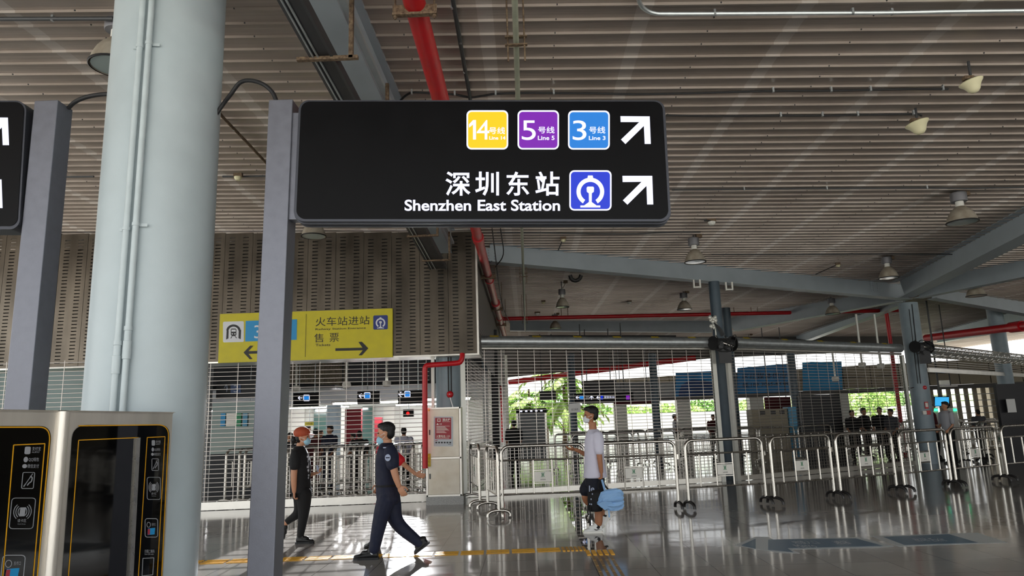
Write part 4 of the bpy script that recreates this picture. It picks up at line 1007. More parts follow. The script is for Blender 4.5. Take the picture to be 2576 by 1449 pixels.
tag(mb.build('tactile_tile', 'tactile'), 'yellow tile of six short crosswise bars at the strip corner', 'tactile tile')
vd = (G(1506, 1446)-G(1487, 1399)); vd.z = 0; vd = V((0, 1, 0)); 
cc = (G(1480, 1398)+G(1545, 1396))/2; cx0 = cc.x; cy0 = cc.y
mb = MB()
for k in range(5):
    for j in range(9): mb.box((cx0+(k-2)*.068, cy0+.02+j*.034+.0, .005), (.045, .02, .01))
tag(mb.build('tactile_tile', 'tactile'), 'yellow corner tile covered in small raised dashes, in front of the boy', 'tactile tile')
proto = tag(tac_long(V((cx0, cy0-.16, 0)), V((0, -1, 0))).build('tactile_tile', 'tactile_steel'), 'brownish guide bars running towards the viewer from the corner tile', 'tactile tile', 'guide tiles running to the viewer')
for i in range(1, 9):
    c = proto.copy(); sc.collection.objects.link(c); c.location = proto.location + V((0, -.305*i, 0))
mat('polished_inlay', '6f6a64', .02, 0, (2, .1), spec=1)
p, q = G(1415, 1247), G(1473, 1371)
mb = MB(); mb.span((cx0-.17, cy0+.36, 0), (cx0+.17, 15.2, .003)); tag(mb.build('trim_2', 'polished_inlay'), None, None, None, 'structure')
def z6(x, y): return G(1800+x/3.32, 1150+y/3.32)
def decal(pts, z, t, name, mt): 
    o = MB().prism([z6(*p)+V((0, 0, z)) for p in pts], (0, 0, 1), .0012).build(name, mt, t, world=True); return o
t = thing('floor_arrow', 'worn blue arrow-shaped floor sticker pointing left, in front of the right barriers', 'floor sticker', z6(800, 720))
decal([(155, 738), (335, 665), (445, 668), (480, 690), (1195, 668), (1490, 745), (1350, 757), (640, 772), (705, 805), (560, 800), (335, 770)], .0005, t, 'border', 'decal_pale')
decal([(215, 738), (335, 682), (335, 766)], .002, t, 'tip', 'decal_blue'); decal([(440, 690), (1170, 680), (1400, 742), (600, 762), (650, 795), (440, 775)], .002, t, 'field', 'decal_blue')
mb = MB()
for s, x0, x1, yy in (('地铁入口', 640, 820, 712), ('Metro', 660, 800, 742), ('进站', 980, 1080, 712)): put_text(mb, s, [z6(*p)+V((0, 0, .0035)) for p in ((x0+40, yy+18), (x1+60, yy+14), (x1, yy-14), (x0-20, yy-10))])
mb.build('lettering', 'decal_pale', t, world=True)
t = thing('floor_arrow', 'worn pale and blue floor sticker panel behind the arrow-shaped one', 'floor sticker', z6(1800, 690))
decal([(1290, 660), (2190, 632), (2440, 715), (1530, 747)], .0005, t, 'border', 'decal_pale'); decal([(1400, 668), (1950, 645), (2190, 715), (1580, 735)], .002, t, 'field', 'decal_blue')
mb = MB()
for s, x0, x1, yy in (('出站', 1650, 1740, 690), ('Exit', 1790, 1880, 690)): put_text(mb, s, [z6(*p)+V((0, 0, .0035)) for p in ((x0+40, yy+16), (x1+60, yy+12), (x1, yy-14), (x0-20, yy-10))])
mb.build('lettering', 'decal_pale', t, world=True)
# ------------------------------------------------------------------ hall behind the left shutter
def wallq(name, pts, n, t, m, label=None, cat=None, kind=None, group=None):
    o = MB().prism(pts, n, t).build(name, m); return tag(o, label, cat, group, kind)
def ybox(px0, py0, px1, py1, y, dp, name, m, label, cat, group=None, toz=None):
    # box facing the viewer: pixel corners at its front, depth dp
    a = AY(px0, py0, y); b = AY(px1, py1, y)
    z0 = toz if toz is not None else min(a.z, b.z)
    mb = MB(); mb.span((min(a.x, b.x), y, z0), (max(a.x, b.x), y+dp, max(a.z, b.z)))
    return tag(mb.build(name, m), label, cat, group)
WL = 30.0
zf0 = AY(850, 1016, 26).z; zf1 = AY(850, 972, 26).z
mb = MB(); mb.span((-14.8, WL, 0), (-.9, WL+.3, roofz(-14, WL)-.1)); struct(mb.build('wall_back_left', 'white_wall'))
FL = V((-4.3, 25.3, 5.15)); ft = thing('added_spot', 'floodlight hidden above the left shutter hall, throwing slat shadows on the floor', 'light', FL)  # lamp added out of view to cast the slat shadows; true source unknown
MB().box((0, .16, 0), (.5, .25, .4)).build('housing', 'lamp_ballast', ft); MB().tube([(0, .16, .2), (0, .16, roofz(FL.x, FL.y)-FL.z)], .03, 8).build('stem', 'dark_conduit', ft)
ld = bpy.data.lights.new('added_spot_beam', 'SPOT'); ld.energy = 17000; ld.spot_size = math.radians(10.5); ld.spot_blend = .1; ld.shadow_soft_size = .03; ld.color = (.93, .96, 1)
lo = bpy.data.objects.new('added_spot_beam', ld); sc.collection.objects.link(lo); lo.location = FL; lo.rotation_euler = (V((-2.35, 9.2, 0))-FL).to_track_quat('-Z', 'Y').to_euler(); lo.parent = ft; lo.location = (0, 0, 0)
mb = MB(); mb.span((-14.8, 26.4, zf1-.05), (-1.0, WL, zf1+.1)); struct(mb.build('trim_3', 'dark_wall'))
mb = MB(); mb.span((26.6, -1, 0), (26.9, 43, 3.9)); struct(mb.build('wall_right_blocker', 'beige_panel'))  # unseen wall added to keep bright outdoors out of the machine glass
mb = MB(); mb.span((-14.6, 26, zf0), (-1.1, 26.4, zf1)); tag(mb.build('fascia_board', 'grey_wall'), 'long grey fascia band behind the left shutter carrying arrow signs', 'fascia')
mb = MB(); mb.span((-15, 14.4, 0), (-14.8, WL, 5.9)); struct(mb.build('wall_left', 'grey_wall'))
mb = MB(); mb.span((-14.8, 26.5, zf1+.1), (-1.0, 26.6, roofz(-1, 26)-.05)); struct(mb.build('wall_upper_left_blocker', 'dark_wall'))  # dark wall put in to block sky light above the fascia
mb = MB(); mb.span((-1.0, 14.95, 0), (-.8, 15.3, ZB)) if 0 else None
# beige slatted screen up high
t = thing('slatted_screen', 'beige vertical slats of a raised screen behind left shutter, right of the long sign post', 'screen', AY(770, 968, 21))
a = AY(705, 920, 21); b = AY(862, 970, 22)
for i in range(24):
    x = lerp(a.x, b.x, i/24); mb = MB(); mb.span((x, 21+i*.05, b.z+(24-i)*.004), (x+.09, 21.06+i*.05, a.z+.25)); mb.build('slat', 'beige_panel', t, world=True)
mb = MB(); mb.span((a.x, 21.1, b.z-.1), (b.x, 22.4, b.z-.02)); mb.build('bottom_rail', 'dark_conduit', t, world=True)
for q in (a, b): MB().tube([(q.x, 22, b.z), (q.x, 22, roofz(q.x, 22))], .025, 6).build('hanger', 'dark_conduit', t, world=True)
def hang_sign(x0, y0, x1, y1, yy, label, arrow, tile, grp=None, top=True):
    t = thing('hanging_sign', label, 'sign', AY((x0+x1)/2, y1, yy), 0, grp); a = AY(x0, y0, yy); b = AY(x1, y1, yy)
    MB().span((a.x, yy, b.z), (b.x, yy+.12, a.z)).build('sign_box', 'sign_black', t, world=True)
    ax, ay, aw = arrow; F_ = lambda p, off=.006: AY(p[0], p[1], yy-off)
    mb = MB(); s = aw
    for poly in ([(-s, 0), (-s*.1, -s*.9), (s*.25, -s*.9), (-s*.45, -s*.16), (s, -s*.16), (s, s*.16), (-s*.45, s*.16), (s*.25, s*.9), (-s*.1, s*.9)],):
        mb.prism([F_((ax+p, ay+q)) for p, q in poly], (0, -1, 0), .004)
    mb.build('arrow', 'light_white', t, world=True)
    mb = MB(); x, y, w, h = tile; mb.prism([F_(p) for p in rrect(x-w, y-h, x+w, y+h, w*.3, 3)], (0, -1, 0), .004); q = mb.build('tile', 'light_white', t, world=True)
    mb = MB(); mb.prism([F_(p, .011) for p in rrect(x-w*.8, y-h*.8, x+w*.8, y+h*.8, w*.25, 3)], (0, -1, 0), .003); mb.build('tile_field', 'light_sky', q, world=True)
    if top:
        for k in (.2, .8):
            x = lerp(a.x, b.x, k); MB().tube([(x, yy+.06, a.z), (x, yy+.06, roofz(x, yy))], .015, 6).build('hanger', 'galvanised', t, world=True)
    return t
hang_sign(738, 989, 803, 1021, 20, 'small dark hanging sign with white left arrow, just right of the long sign post', (755, 1001, 6), (771, 1001, 8, 8))
hang_sign(899, 985, 955, 1015, 20, 'small dark hanging sign with white left arrow, above the officer', (909, 996, 7), (924, 995.5, 8, 8.5))
hang_sign(1001, 983, 1064, 1014, 20, 'small dark hanging sign with white left arrow, left of the fire cabinet pipe', (1009, 992, 7), (1025, 991.5, 7.5, 8))
hang_sign(118, 1008, 160, 1028, 20, 'tiny blue and white arrow sign between the left sign post and thick column', (142, 1020, 6), (128, 1019, 7, 6.5))
def cam_pole(px, y0, y1, yy, label, s=1.0, group=None):
    a = AY(px, y0, yy); b = AY(px, y1, yy); t = thing('ceiling_camera_pole', label, 'camera', b)
    MB().tube([b, V((b.x, b.y, max(a.z, b.z+.8)))], .035*s, 8).build('pole', 'guide_white', t, True, world=True)
    mb = MB(); mb.lathe([(.05*s, 0), (.1*s, .02), (.12*s, .1), (.1*s, .16)], b-V((0, 0, .16)), 14); mb.build('dome_camera', 'plate_white', t, True, world=True)
cam_pole(872, 905, 962, 19, 'white ceiling camera pole behind the left shutter, left one'); cam_pole(973, 905, 958, 19, 'white ceiling camera pole behind the left shutter, right one')
cam_pole(745, 958, 970, 19.5, 'short white camera pole close right of the long sign post')
lamp(834, 921, 27, 'bell lamp glimpsed behind the left shutter under the yellow banner', cord=False)
lamp(990, 920, 27, 'bell lamp glimpsed behind the left shutter below the banner right end', cord=False)
def tube_lamp(px0, px1, py, yy, label):
    a = AY(px0, py, yy); b = AY(px1, py, yy); t = thing('tube_light', label, 'light', (a+b)/2)
    mb = MB(); mb.span((a.x, yy, a.z), (b.x, yy+.18, a.z+.05)); mb.build('housing', 'plate_white', t, world=True)
    MB().tube([(a.x+.05, yy+.09, a.z-.02), (b.x-.05, yy+.09, a.z-.02)], .022, 8).build('lit_tube', 'tube_light', t, world=True)
zt = zf0+.02
for x0, x1, yy, lab in ((-14.2, -12.0, 24, 'fluorescent tube light far left behind the shutter'), (-10.6, -8.2, 24, 'fluorescent tube light behind the left shutter, over the woman'), (-6.6, -4.2, 24, 'fluorescent tube light behind left shutter, over the officer'), (-3.9, -1.8, 23, 'fluorescent tube light behind left shutter, near the fire cabinet'),
                    (-13.8, -11.6, 28, 'rear fluorescent tube light farthest left behind the shutter'), (-9.4, -7, 28, 'rear fluorescent tube light in the middle behind the left shutter'), (-5.2, -2.8, 28, 'rear fluorescent tube light at the right behind the left shutter')):
    t = thing('tube_light', lab, 'light', ((x0+x1)/2, yy, zt-.1))
    mb = MB(); mb.span((x0, yy, zt-.05), (x1, yy+.2, zt)); mb.build('housing', 'plate_white', t, world=True)
    MB().tube([((x0+x1)/2, yy+.1, zt), ((x0+x1)/2, yy+.1, zf1+.02 if yy > 26.4 else roofz((x0+x1)/2, yy))], .015, 6).build('hanger', 'galvanised', t, world=True)
    for d_ in (.05, .15): MB().tube([(x0+.05, yy+d_, zt-.08), (x1-.05, yy+d_, zt-.08)], .025, 8).build('lit_tube', 'tube_light', t, world=True)
ybox(868, 1030, 908, 1095, 24, .2, 'poster_stand', 'placard_red', 'tall dark red poster column behind the left shutter, left of the officer', 'poster', toz=0)
ybox(942, 1050, 960, 1095, 24.5, .2, 'poster_stand', 'placard_red', 'narrow red poster column right behind the officer head', 'poster', toz=0)
t = thing('line_board', 'small yellow board with 14 behind the shutter above the woman', 'sign', AY(778, 1070, 27))
a, b = AY(767, 1061, 27), AY(788, 1070, 27); MB().span((a.x, 27, b.z), (b.x, 27.05, a.z)).build('board', 'yellow_vinyl', t, world=True)
mb = MB(); put_text(mb, '14号线', [AY(*p, 26.98) for p in ((769, 1069), (786, 1069), (786, 1062.5), (769, 1062.5))]); mb.build('lettering', 'ink_black', t, world=True)
MB().tube([((a.x+b.x)/2, 27.06, a.z), ((a.x+b.x)/2, 27.06, zf1)], .015, 6).build('hanger', 'galvanised', t, world=True)
for px, lab in ((839, 'round grey column behind the left shutter, between the woman and the officer'), (598, 'round grey column behind left shutter, left of the long sign post')):
    p = AY(px, 1060, 27.5); tag(MB().lathe([(.28, 0), (.28, zf0)], (p.x, p.y, 0), 20).build('column', 'column_grey', smooth=True), lab, 'column')
for i, (x0, x1) in enumerate(((735, 765), (790, 822), (850, 868), (912, 936), (965, 992))):
    ybox(x0, 1022, x1, 1098, 29.8, .1, 'lit_panel', 'glass_green' if i % 2 else 'plate_white', ['pale wall panel behind the woman', 'greenish glass panel right of the small yellow board', 'pale wall panel beside the grey column, behind left shutter', 'greenish glass panel between the two red poster columns', 'pale wall panel just right of the officer head'][i], 'panel', toz=0)
t = thing('countdown_light', 'small display box with a red light, left of the fire cabinet pipe', 'display', AY(1026, 1048, 22))
a, b = AY(1014, 1030, 22), AY(1040, 1048, 22); MB().span((a.x, 22, b.z), (b.x, 22.1, a.z)).build('box', 'sign_black', t, world=True)
MB().ell(AY(1026, 1040, 21.97), (.05, .02, .05), 12).build('red_light', 'led_red', t, world=True)
c_ = AY(1014, 1030, 22); MB().tube([((a.x+b.x)/2, 22.08, a.z), ((a.x+b.x)/2, 22.08, roofz(-3, 22))], .02, 6).build('hanger', 'galvanised', t, world=True)
# fare gates row and counters in the left hall
for i in range(6):
    x = -10.5+i*1.7; t = thing('fare_gate', 'low steel fare gate in the row far behind the left shutter', 'fare gate', (x, 22.5, 0), 0, 'fare gates behind the left shutter')
    MB().box((0, 0, .5), (.28, 1.6, 1.0)).build('body', 'steel_bright', t); MB().box((0, 0, 1.02), (.3, 1.62, .05)).build('top_panel', 'glass_black', t)
# things between the thick column and the long sign post
t = thing('line_sign', 'dark hanging board with a pale 3 and arrow, between the thick column and sign post', 'sign', AY(585, 1000, 18))
a, b = AY(545, 958, 18), AY(640, 1000, 18); MB().span((a.x, 18, b.z), (b.x, 18.1, a.z)).build('board', 'dark_wall', t, world=True)
mb = MB(); mb.prism([AY(p[0], p[1], 17.99) for p in rrect(580, 966, 606, 990, 2)], (0, -1, 0), .004); mb.build('tile', 'navy_poster', t, world=True)
mb = MB(); put_text(mb, '3', [AY(*p, 17.97) for p in ((588, 987), (599, 987), (599, 969), (588, 969))]); put_text(mb, '↑', [AY(*p, 17.97) for p in ((564, 988), (574, 988), (574, 966), (564, 966))]); mb.build('lettering', 'badge', t, world=True)
mb = MB(); x_ = (a.x+b.x)/2; mb.tube([(x_, 18.05, a.z), (x_, 18.05, roofz(x_, 18))], .02, 6); mb.build('hanger', 'dark_conduit', t, world=True)
t = thing('glass_kiosk', 'glass-walled kiosk with posters behind left shutter, left of the long sign post', 'kiosk', (AY(590, 1120, 17.5).x, 17.5, 0))
a, b = AY(535, 1012, 17.5), AY(640, 1130, 17.5)
MB().span((a.x, 17.5, 0), (b.x, 17.56, 1.0)).build('counter', 'dark_wall', t, world=True); MB().span((a.x, 17.5, 1.0), (b.x, 17.52, a.z)).build('glazing', 'glass_green', t, world=True)
for x0, x1, c in ((556, 566, 'vinyl_blue'), (570, 592, 'plate_white'), (612, 622, 'teal_poster'), (596, 606, 'metro_green')):
    p, q = AY(x0, 1040, 17.47), AY(x1, 1072, 17.47); mb = MB(); mb.span((p.x, 17.46, q.z), (q.x, 17.48, p.z)); mb.build('poster', c, t, world=True)
p, q = AY(100, 930, 17.0), AY(236, 1040, 17.0)
t = thing('glass_facade', 'greenish glass facade on steel fittings, between the left sign post and thick column', 'glass wall', ((p.x+q.x)/2, 17, 0))
for i in range(3):
    x0 = lerp(p.x-3, q.x, i/3); x1 = lerp(p.x-3, q.x, (i+1)/3); MB().span((x0+.02, 17, 0), (x1-.02, 17.03, p.z+.6)).build('pane', 'glass_green', t, world=True)
for i in range(1, 3):
    for z in (1.9, 2.1):
        x0 = lerp(p.x-3, q.x, i/3); MB().ell((x0-.06, 16.96, z), (.03, .03, .03), 8).ell((x0+.06, 16.96, z), (.03, .03, .03), 8).build('fitting', 'steel', t, world=True)
mb = MB(); mb.span((-12, 17.6, 0), (-7.9, 17.8, 3.4)); struct(mb.build('wall_inner_left', 'grey_wall'))

# ------------------------------------------------------------------ far hall behind the right shutters
w0 = AY(1470, 1000, 40); w1 = AY(2660, 950, 31.5)
wn_ = (w1-w0); wn_.z = 0; wu = wn_.normalized(); wv = V((wu.y, -wu.x, 0))
def FW(px, py, off=0.0): return ON(px, py, w0+wv*off, wv)
zlo, zhi = FW(2400, 968).z, FW(2400, 906).z
mb = MB(); k = 0; s = 0; Lw = (w1-w0).length
while s < Lw:
    p = V((w0.x, w0.y, 0))+wu*s
    for a, b in ((zlo, (zlo+zhi)/2), ((zlo+zhi)/2, zhi)):
        mb.box(p+wu*.6+V((0, 0, (a+b)/2)), (1.17, .1, b-a-.03), 0, (wu, wv, V((0, 0, 1))))
    s += 1.2
mb.box((V((w0.x, w0.y, 0))+V((w1.x, w1.y, 0)))/2-wv*.1+V((0, 0, (zlo+zhi)/2)), (Lw, .08, zhi-zlo-.02), 1, (wu, wv, V((0, 0, 1))))
struct(mb.build('wall_far_right', ['beige_panel', 'dark_wall'], base=False))
for i, px in enumerate((1560, 1720, 1905, 2120, 2330, 2560)):
    p = FW(px, 1000); r_ = .3
    tag(MB().box((p.x, p.y+.4, zlo/2), (.7, .5, zlo)).build('pillar', 'white_wall' if i < 4 else 'beige_panel'), ['white pillar under the far wall, behind the boy', 'white pillar under the far wall left of the slim slate column', 'white pillar under the far wall right of the slim slate column', 'pale pillar under the far wall in the right shutter', 'beige pillar under the far wall beside the right column', 'beige pillar under the far wall near the right edge'][i], 'pillar')
mb = MB(); p = V((w0.x, w0.y, 0)); q = V((w1.x, w1.y, 0)); mb.box((p+q)/2+wv*.2+V((0, 0, zlo-.1)), (Lw, .5, .18), 0, (wu, wv, V((0, 0, 1)))); struct(mb.build('trim_4', 'hall_ceiling', base=False))
def poster(x0, y0, x1, y1, x2, y2, x3, y3, m, label, txt=None, off=.12):
    pts = [FW(*p, off) for p in ((x0, y0), (x1, y1), (x2, y2), (x3, y3))]; t = thing('advertising_poster', label, 'poster', pts[3]); MB().prism(pts, wv, .05).build('panel', m, t, world=True)
    if txt:
        mb = MB()
        for s_, q in txt: put_text(mb, s_, [FW(*p, off+.07) for p in q])
        mb.build('lettering', 'ink_black', t, world=True)
    return t
poster(1700, 938, 1848, 930, 1848, 998, 1700, 998, 'blue_poster', 'blue advert panel with a dark silhouette, left of the slim slate column')
poster(1855, 926, 1988, 914, 1988, 995, 1855, 995, 'blue_poster', 'blue advert panel with Chinese writing and a phone number, right shutter', [('区纽媒体供应', [(1868, 955), (1980, 950), (1980, 936), (1868, 941)]), ('线.189-3065-8338', [(1868, 975), (1982, 970), (1982, 958), (1868, 963)])])
poster(2018, 912, 2117, 909, 2120, 982, 2020, 986, 'vinyl_blue', 'bright blue advert panel right of the phone number panel')
t = poster(1642, 965, 1698, 961, 1700, 1000, 1642, 1004, 'grey_wall', 'grey advert panel left end, behind the middle shutter')
pts = [FW(*p, .2) for p in ((1708, 985), (1715, 968), (1740, 955), (1775, 958), (1800, 966), (1840, 975), (1848, 996), (1708, 997))]
tag(MB().prism(pts, wv, .04).build('poster_silhouette', 'navy_poster'), 'dark rounded silhouette mounted on the left blue advert panel', 'poster')
for px, py, w, dd, lab in ((1653, 1078, 20, 24, 'dark column seen through the middle shutter, right of the boy'), (1852, 1075, 22, 25, 'slate column seen just right of the slim column through the right shutter'), (2000, 1000, 20, 24.5, 'dark column in front of the two blue advert panels'), (1445, 1090, 18, 27, 'dark column seen through the middle shutter behind the boy face'), (2533, 980, 36, 25, 'pale blue-grey column at the right edge behind the rolled-up shutter')):
    p = AD(px, py, dd); r = w*dd/F/2; tag(MB().lathe([(r, 0), (r, roofz(p.x, p.y)-.1 if px in (1852, 2533) else AD(px, 886, dd).z)], (p.x, p.y, 0), 24).build('column', 'column_slate' if 'dark' in lab or 'slate' in lab else 'column_grey', smooth=True), lab, 'column')
p0 = AX(1218, 1080, A1.x+.9) if 0 else V((A1.x+.75, A1.y+7.5, 0))
for px, dd, w, m, lab in ((1222, 21, 13, 'column_slate', 'dark square post behind the side shutter, left one'), (1247, 21.5, 17, 'dark_wall', 'dark square post behind side shutter, right one'), (1234, 24, 7, 'plate_white', 'thin bright white strip between the two dark posts'), (1272, 30, 17, 'white_wall', 'pale square pier with a thin red pipe in front, left part of the middle shutter')):  # the bright gap between the dark posts is painted as a white post
    p = AD(px, 1070, dd); ww = w*dd/F; tag(MB().span((p.x-ww/2, p.y, 0), (p.x+ww/2, p.y+.25, 4.4)).build('post', m), lab, 'post')
p = AD(1263, 1050, 28); P = [V((p.x, p.y, .8)), V((p.x, p.y, 4.2))]; tag(MB().tube(P, .05, 10).build('thin_red_pipe', 'red_paint', smooth=True), 'thin upright red pipe in front of the pale pier', 'pipe')
p = AD(1290, 955, 34); q = AD(1720, 905, 34); P = [p, q]; tag(MB().tube([AD(1280, 962, 36), AD(1480, 935, 35), AD(1750, 900, 34)], .13, 12).build('fire_main_pipe', 'red_paint', smooth=True), 'red pipe rising to the right across the bright sky gap, seen through the middle shutter', 'pipe')
n_ = V((0, 1, 0)); pts = [AY(1262, 950, 37), AY(1810, 899, 37), AY(2310, 879, 37)]; tp_ = [V((p.x, 37, roofz(p.x, 37)-.02)) for p in pts[::-1]]
tag(MB().prism(pts+tp_, n_, .25).build('roof_fascia', 'hall_ceiling'), 'dark roof edge fascia above the bright sky gap over the far wall', 'fascia')
HT = 4.75
def hboard(x0, y0, x1, y1, d, name, m, label, cat, hang=True, foot=None, dp=.12):
    a = AD(x0, y0, d); b = AD(x1, y1, d); y = (a.y+b.y)/2
    t = thing(name, label, cat, ((a.x+b.x)/2, y, b.z if foot is None else 0))
    MB().span((a.x, y, b.z if foot is None else foot), (b.x, y+dp, a.z)).build('board', m, t, world=True)
    if hang:
        for k in (.15, .85):
            x = lerp(a.x, b.x, k); MB().tube([(x, y+.05, a.z), (x, y+.05, HT)], .018, 6).build('hanger', 'dark_conduit', t, world=True)
    return t, a, b, y
hboard(1357, 984, 1399, 1006, 26, 'hanging_board', 'ink_black', 'plain black hanging board against the palm trees', 'board')
hboard(1464, 959, 1550, 985, 25, 'hanging_board', 'ink_black', 'dark hanging display above the strip of lit arrows', 'board')
t, a, b, y = hboard(1444, 990, 1594, 1010, 23.5, 'hanging_sign', 'sign_black', 'long dark hanging sign with small lit arrows and coloured tiles, above the boy', 'sign')
hs = lambda px, py, o=.02: AD(px, py, 23.5)*1 if 0 else AY(px, py, y-o)
mb = MB()
for cx, up in ((1453, 0), (1488, 1), (1505, 0)):
    s = 5; poly = [(-s, 0), (0, -s), (s*.4, -s), (-s*.3, -s*.2), (s, -s*.2), (s, s*.2), (-s*.3, s*.2), (s*.4, s), (0, s)]
    mb.prism([hs(cx+(q if up else p), 1000+(p if up else q)) for p, q in poly], (0, -1, 0), .004)
mb.build('arrows', 'light_white', t, world=True)
for x0, x1, m in ((1458, 1468, 'light_sky'), (1473, 1482, 'vinyl_white'), (1511, 1517, 'light_blue'), (1575, 1584, 'light_purple')):
    MB().prism([hs(*p) for p in ((x0, 1005), (x1, 1005), (x1, 995), (x0, 995))], (0, -1, 0), .004).build('tile', m, t, world=True)
mb = MB(); put_text(mb, '深圳东站', [hs(*p) for p in ((1519, 1003), (1546, 1003), (1546, 996), (1519, 996))]); mb.build('lettering', 'light_white', t, world=True)
hboard(1535, 962, 1645, 1006, 31, 'banner', 'grey_wall', 'pale grey banner under the far wall, right above the boy', 'banner')
hboard(1545, 1010, 1660, 1016, 30, 'awning', 'cloth_maroon', 'dark red awning edge under the pale grey banner', 'awning')
t, a, b, y = hboard(1303, 1040, 1372, 1098, 22, 'information_board', 'grey_wall', 'free-standing grey information board with lit header, left of the boy', 'information board', hang=False, foot=.35)
mb = MB(); mb.span((a.x-.06, y-.02, a.z), (b.x+.06, y+.14, a.z+.14)); mb.build('header', 'sign_black', t, world=True)
for x in (a.x-.03, b.x+.03): MB().span((x-.03, y, 0), (x+.03, y+.1, a.z+.1)).build('leg', 'steel', t, world=True)
mb = MB()
for i, ch in enumerate('←A↑B→'):
    x = lerp(a.x, b.x, .08+.19*i); mb.span((x, y-.026, a.z+.04), (x+.07, y-.022, a.z+.1))
mb.build('lit_symbols', 'light_white', t, world=True)
hboard(2014, 994, 2118, 1080, 24, 'black_kiosk', 'ink_black', 'large plain black kiosk wall behind the right shutter', 'kiosk', hang=False, foot=0, dp=.5)
hboard(1984, 1024, 2006, 1082, 23.5, 'blue_machine', 'teal_poster', 'narrow pale blue vending machine left of the black kiosk', 'machine', hang=False, foot=0, dp=.5)
t, a, b, y = hboard(1892, 1030, 1982, 1064, 23.6, 'scanner_cabinet', 'beige_panel', 'beige boxy cabinet behind right shutter, left of the pale blue machine', 'cabinet', hang=False, foot=0, dp=.6)
for k in (.3, .6, .85):
    x = lerp(a.x, b.x, k); MB().span((x-.08, y-.02, a.z-.18), (x+.08, y, a.z-.06)).build('vent', 'ink_black', t, world=True)
hboard(1925, 1000, 1990, 1030, 26, 'line_board', 'cloth_maroon', 'dark plum hanging board over the beige cabinet', 'board')
hboard(2512, 966, 2640, 1075, 19.5, 'black_partition', 'ink_black', 'black partition at the right edge with a white notice', 'partition', hang=False, foot=0, dp=.12)
ybox(2531, 1004, 2558, 1037, AD(2545, 1000, 19.5).y-.12, .02, 'notice', 'paper_white', 'white paper notice on the black partition at the right edge', 'notice')
t, a, b, y = hboard(2350, 997, 2389, 1022, 24, 'screen', 'sign_black', 'blue display screen right of the blue-grey column', 'screen', hang=False)
MB().prism([AY(*p, y-.02) for p in ((2352, 1021), (2387, 1021), (2387, 999), (2352, 999))], (0, -1, 0), .005).build('display', 'screen_blue', t, world=True)
MB().tube([((a.x+b.x)/2, y+.08, a.z), ((a.x+b.x)/2, y+.08, roofz(a.x, y))], .03, 8).build('hanger', 'dark_conduit', t, world=True)
for px0, px1, lab in ((2349, 2362, 'left green-lit security scanner arch beside the blue screen'), (2398, 2410, 'right green-lit security scanner arch beyond the man in pale shirt')):
    t, a, b, y = hboard(px0, 1026, px1, 1060, 22.5, 'scanner_gate', 'plate_white', lab, 'gate', hang=False, foot=0, dp=.3)
    MB().span((a.x+.02, y-.03, a.z-.1), (b.x-.02, y, a.z-.03)).build('green_light', 'led_green', t, world=True)
tag(MB().tube([AD(1330, 846, 25.2), AD(1700, 846, 25.6)], .04, 8).build('support_rail', 'dark_conduit'), 'dark support rail the sign boards hang from, behind the middle shutter tube', 'rail')
# louvred windows behind: mullions over bright outside
for i in range(9):
    px = 2345+i*22; p = FW(px, 1000, -.6); tag(MB().span((p.x-.09, p.y, 0), (p.x+.09, p.y+.08, zlo)).build('window_post', 'beige_panel'), 'narrow beige window post under far wall, right of the blue-grey column', 'window post', 'window posts under the far wall')
t = thing('window_rails', 'thin horizontal window rails under the far wall, right of the blue-grey column', 'window rails', FW(2450, 1030, -.5))
a = FW(2345, 1000, -.5); b = FW(2540, 1000, -.5)
for k in range(7): MB().tube([V((a.x, a.y, .5+k*.28)), V((b.x, b.y, .5+k*.28))], .018, 5).build('rail', 'galvanised', t, world=True)
cam_pole(2101, 880, 948, 24, 'white ceiling camera pole with a camera, over the bright blue advert panel'); cam_pole(2168, 790, 912, 23, 'white ceiling camera pole hanging from the red pipe, left one'); cam_pole(2215, 790, 915, 23, 'white ceiling camera pole hanging near the red pipe bend, right one')
t = thing('ceiling_projector', 'small white projector on a bracket, over the blue screen right of the blue-grey column', 'projector', AD(2373, 968, 25)); p = AD(2373, 962, 25)
MB().box(p, (.3, .25, .14)).build('body', 'guide_white', t, world=True); MB().box(p+V((.15, 0, -.14)), (.5, .3, .03)).build('shelf', 'plate_white', t, world=True); MB().tube([p+V((.3, .1, -.14)), V((p.x+.3, p.y+.1, roofz(p.x, p.y)))], .02, 6).build('bracket', 'dark_conduit', t, world=True)
t = thing('paper_notice', 'crumpled white notice taped to the lattice left of the boy head', 'notice', AY(1446, 1038, A1.y+.7))
mb = MB(); pl = [ON(x, y, A1-V((0, .06, 0)), V((-u1.y, u1.x, 0))) for x, y in ((1431, 1039), (1461, 1037), (1460, 1013), (1430, 1016))]; mb.prism(pl, (0, -1, 0), .004); mb.build('sheet', 'paper_white', t, world=True)
mb = MB(); put_text(mb, '出口关闭', [p+V((0, -.008, 0)) for p in (lerp(pl[0], pl[2], .22), lerp(pl[1], pl[3], .22), lerp(pl[1], pl[3], .22)+V((0, 0, .05)), lerp(pl[0], pl[2], .22)+V((0, 0, .05)))]); mb.build('lettering', 'cloth_grey', t, world=True)

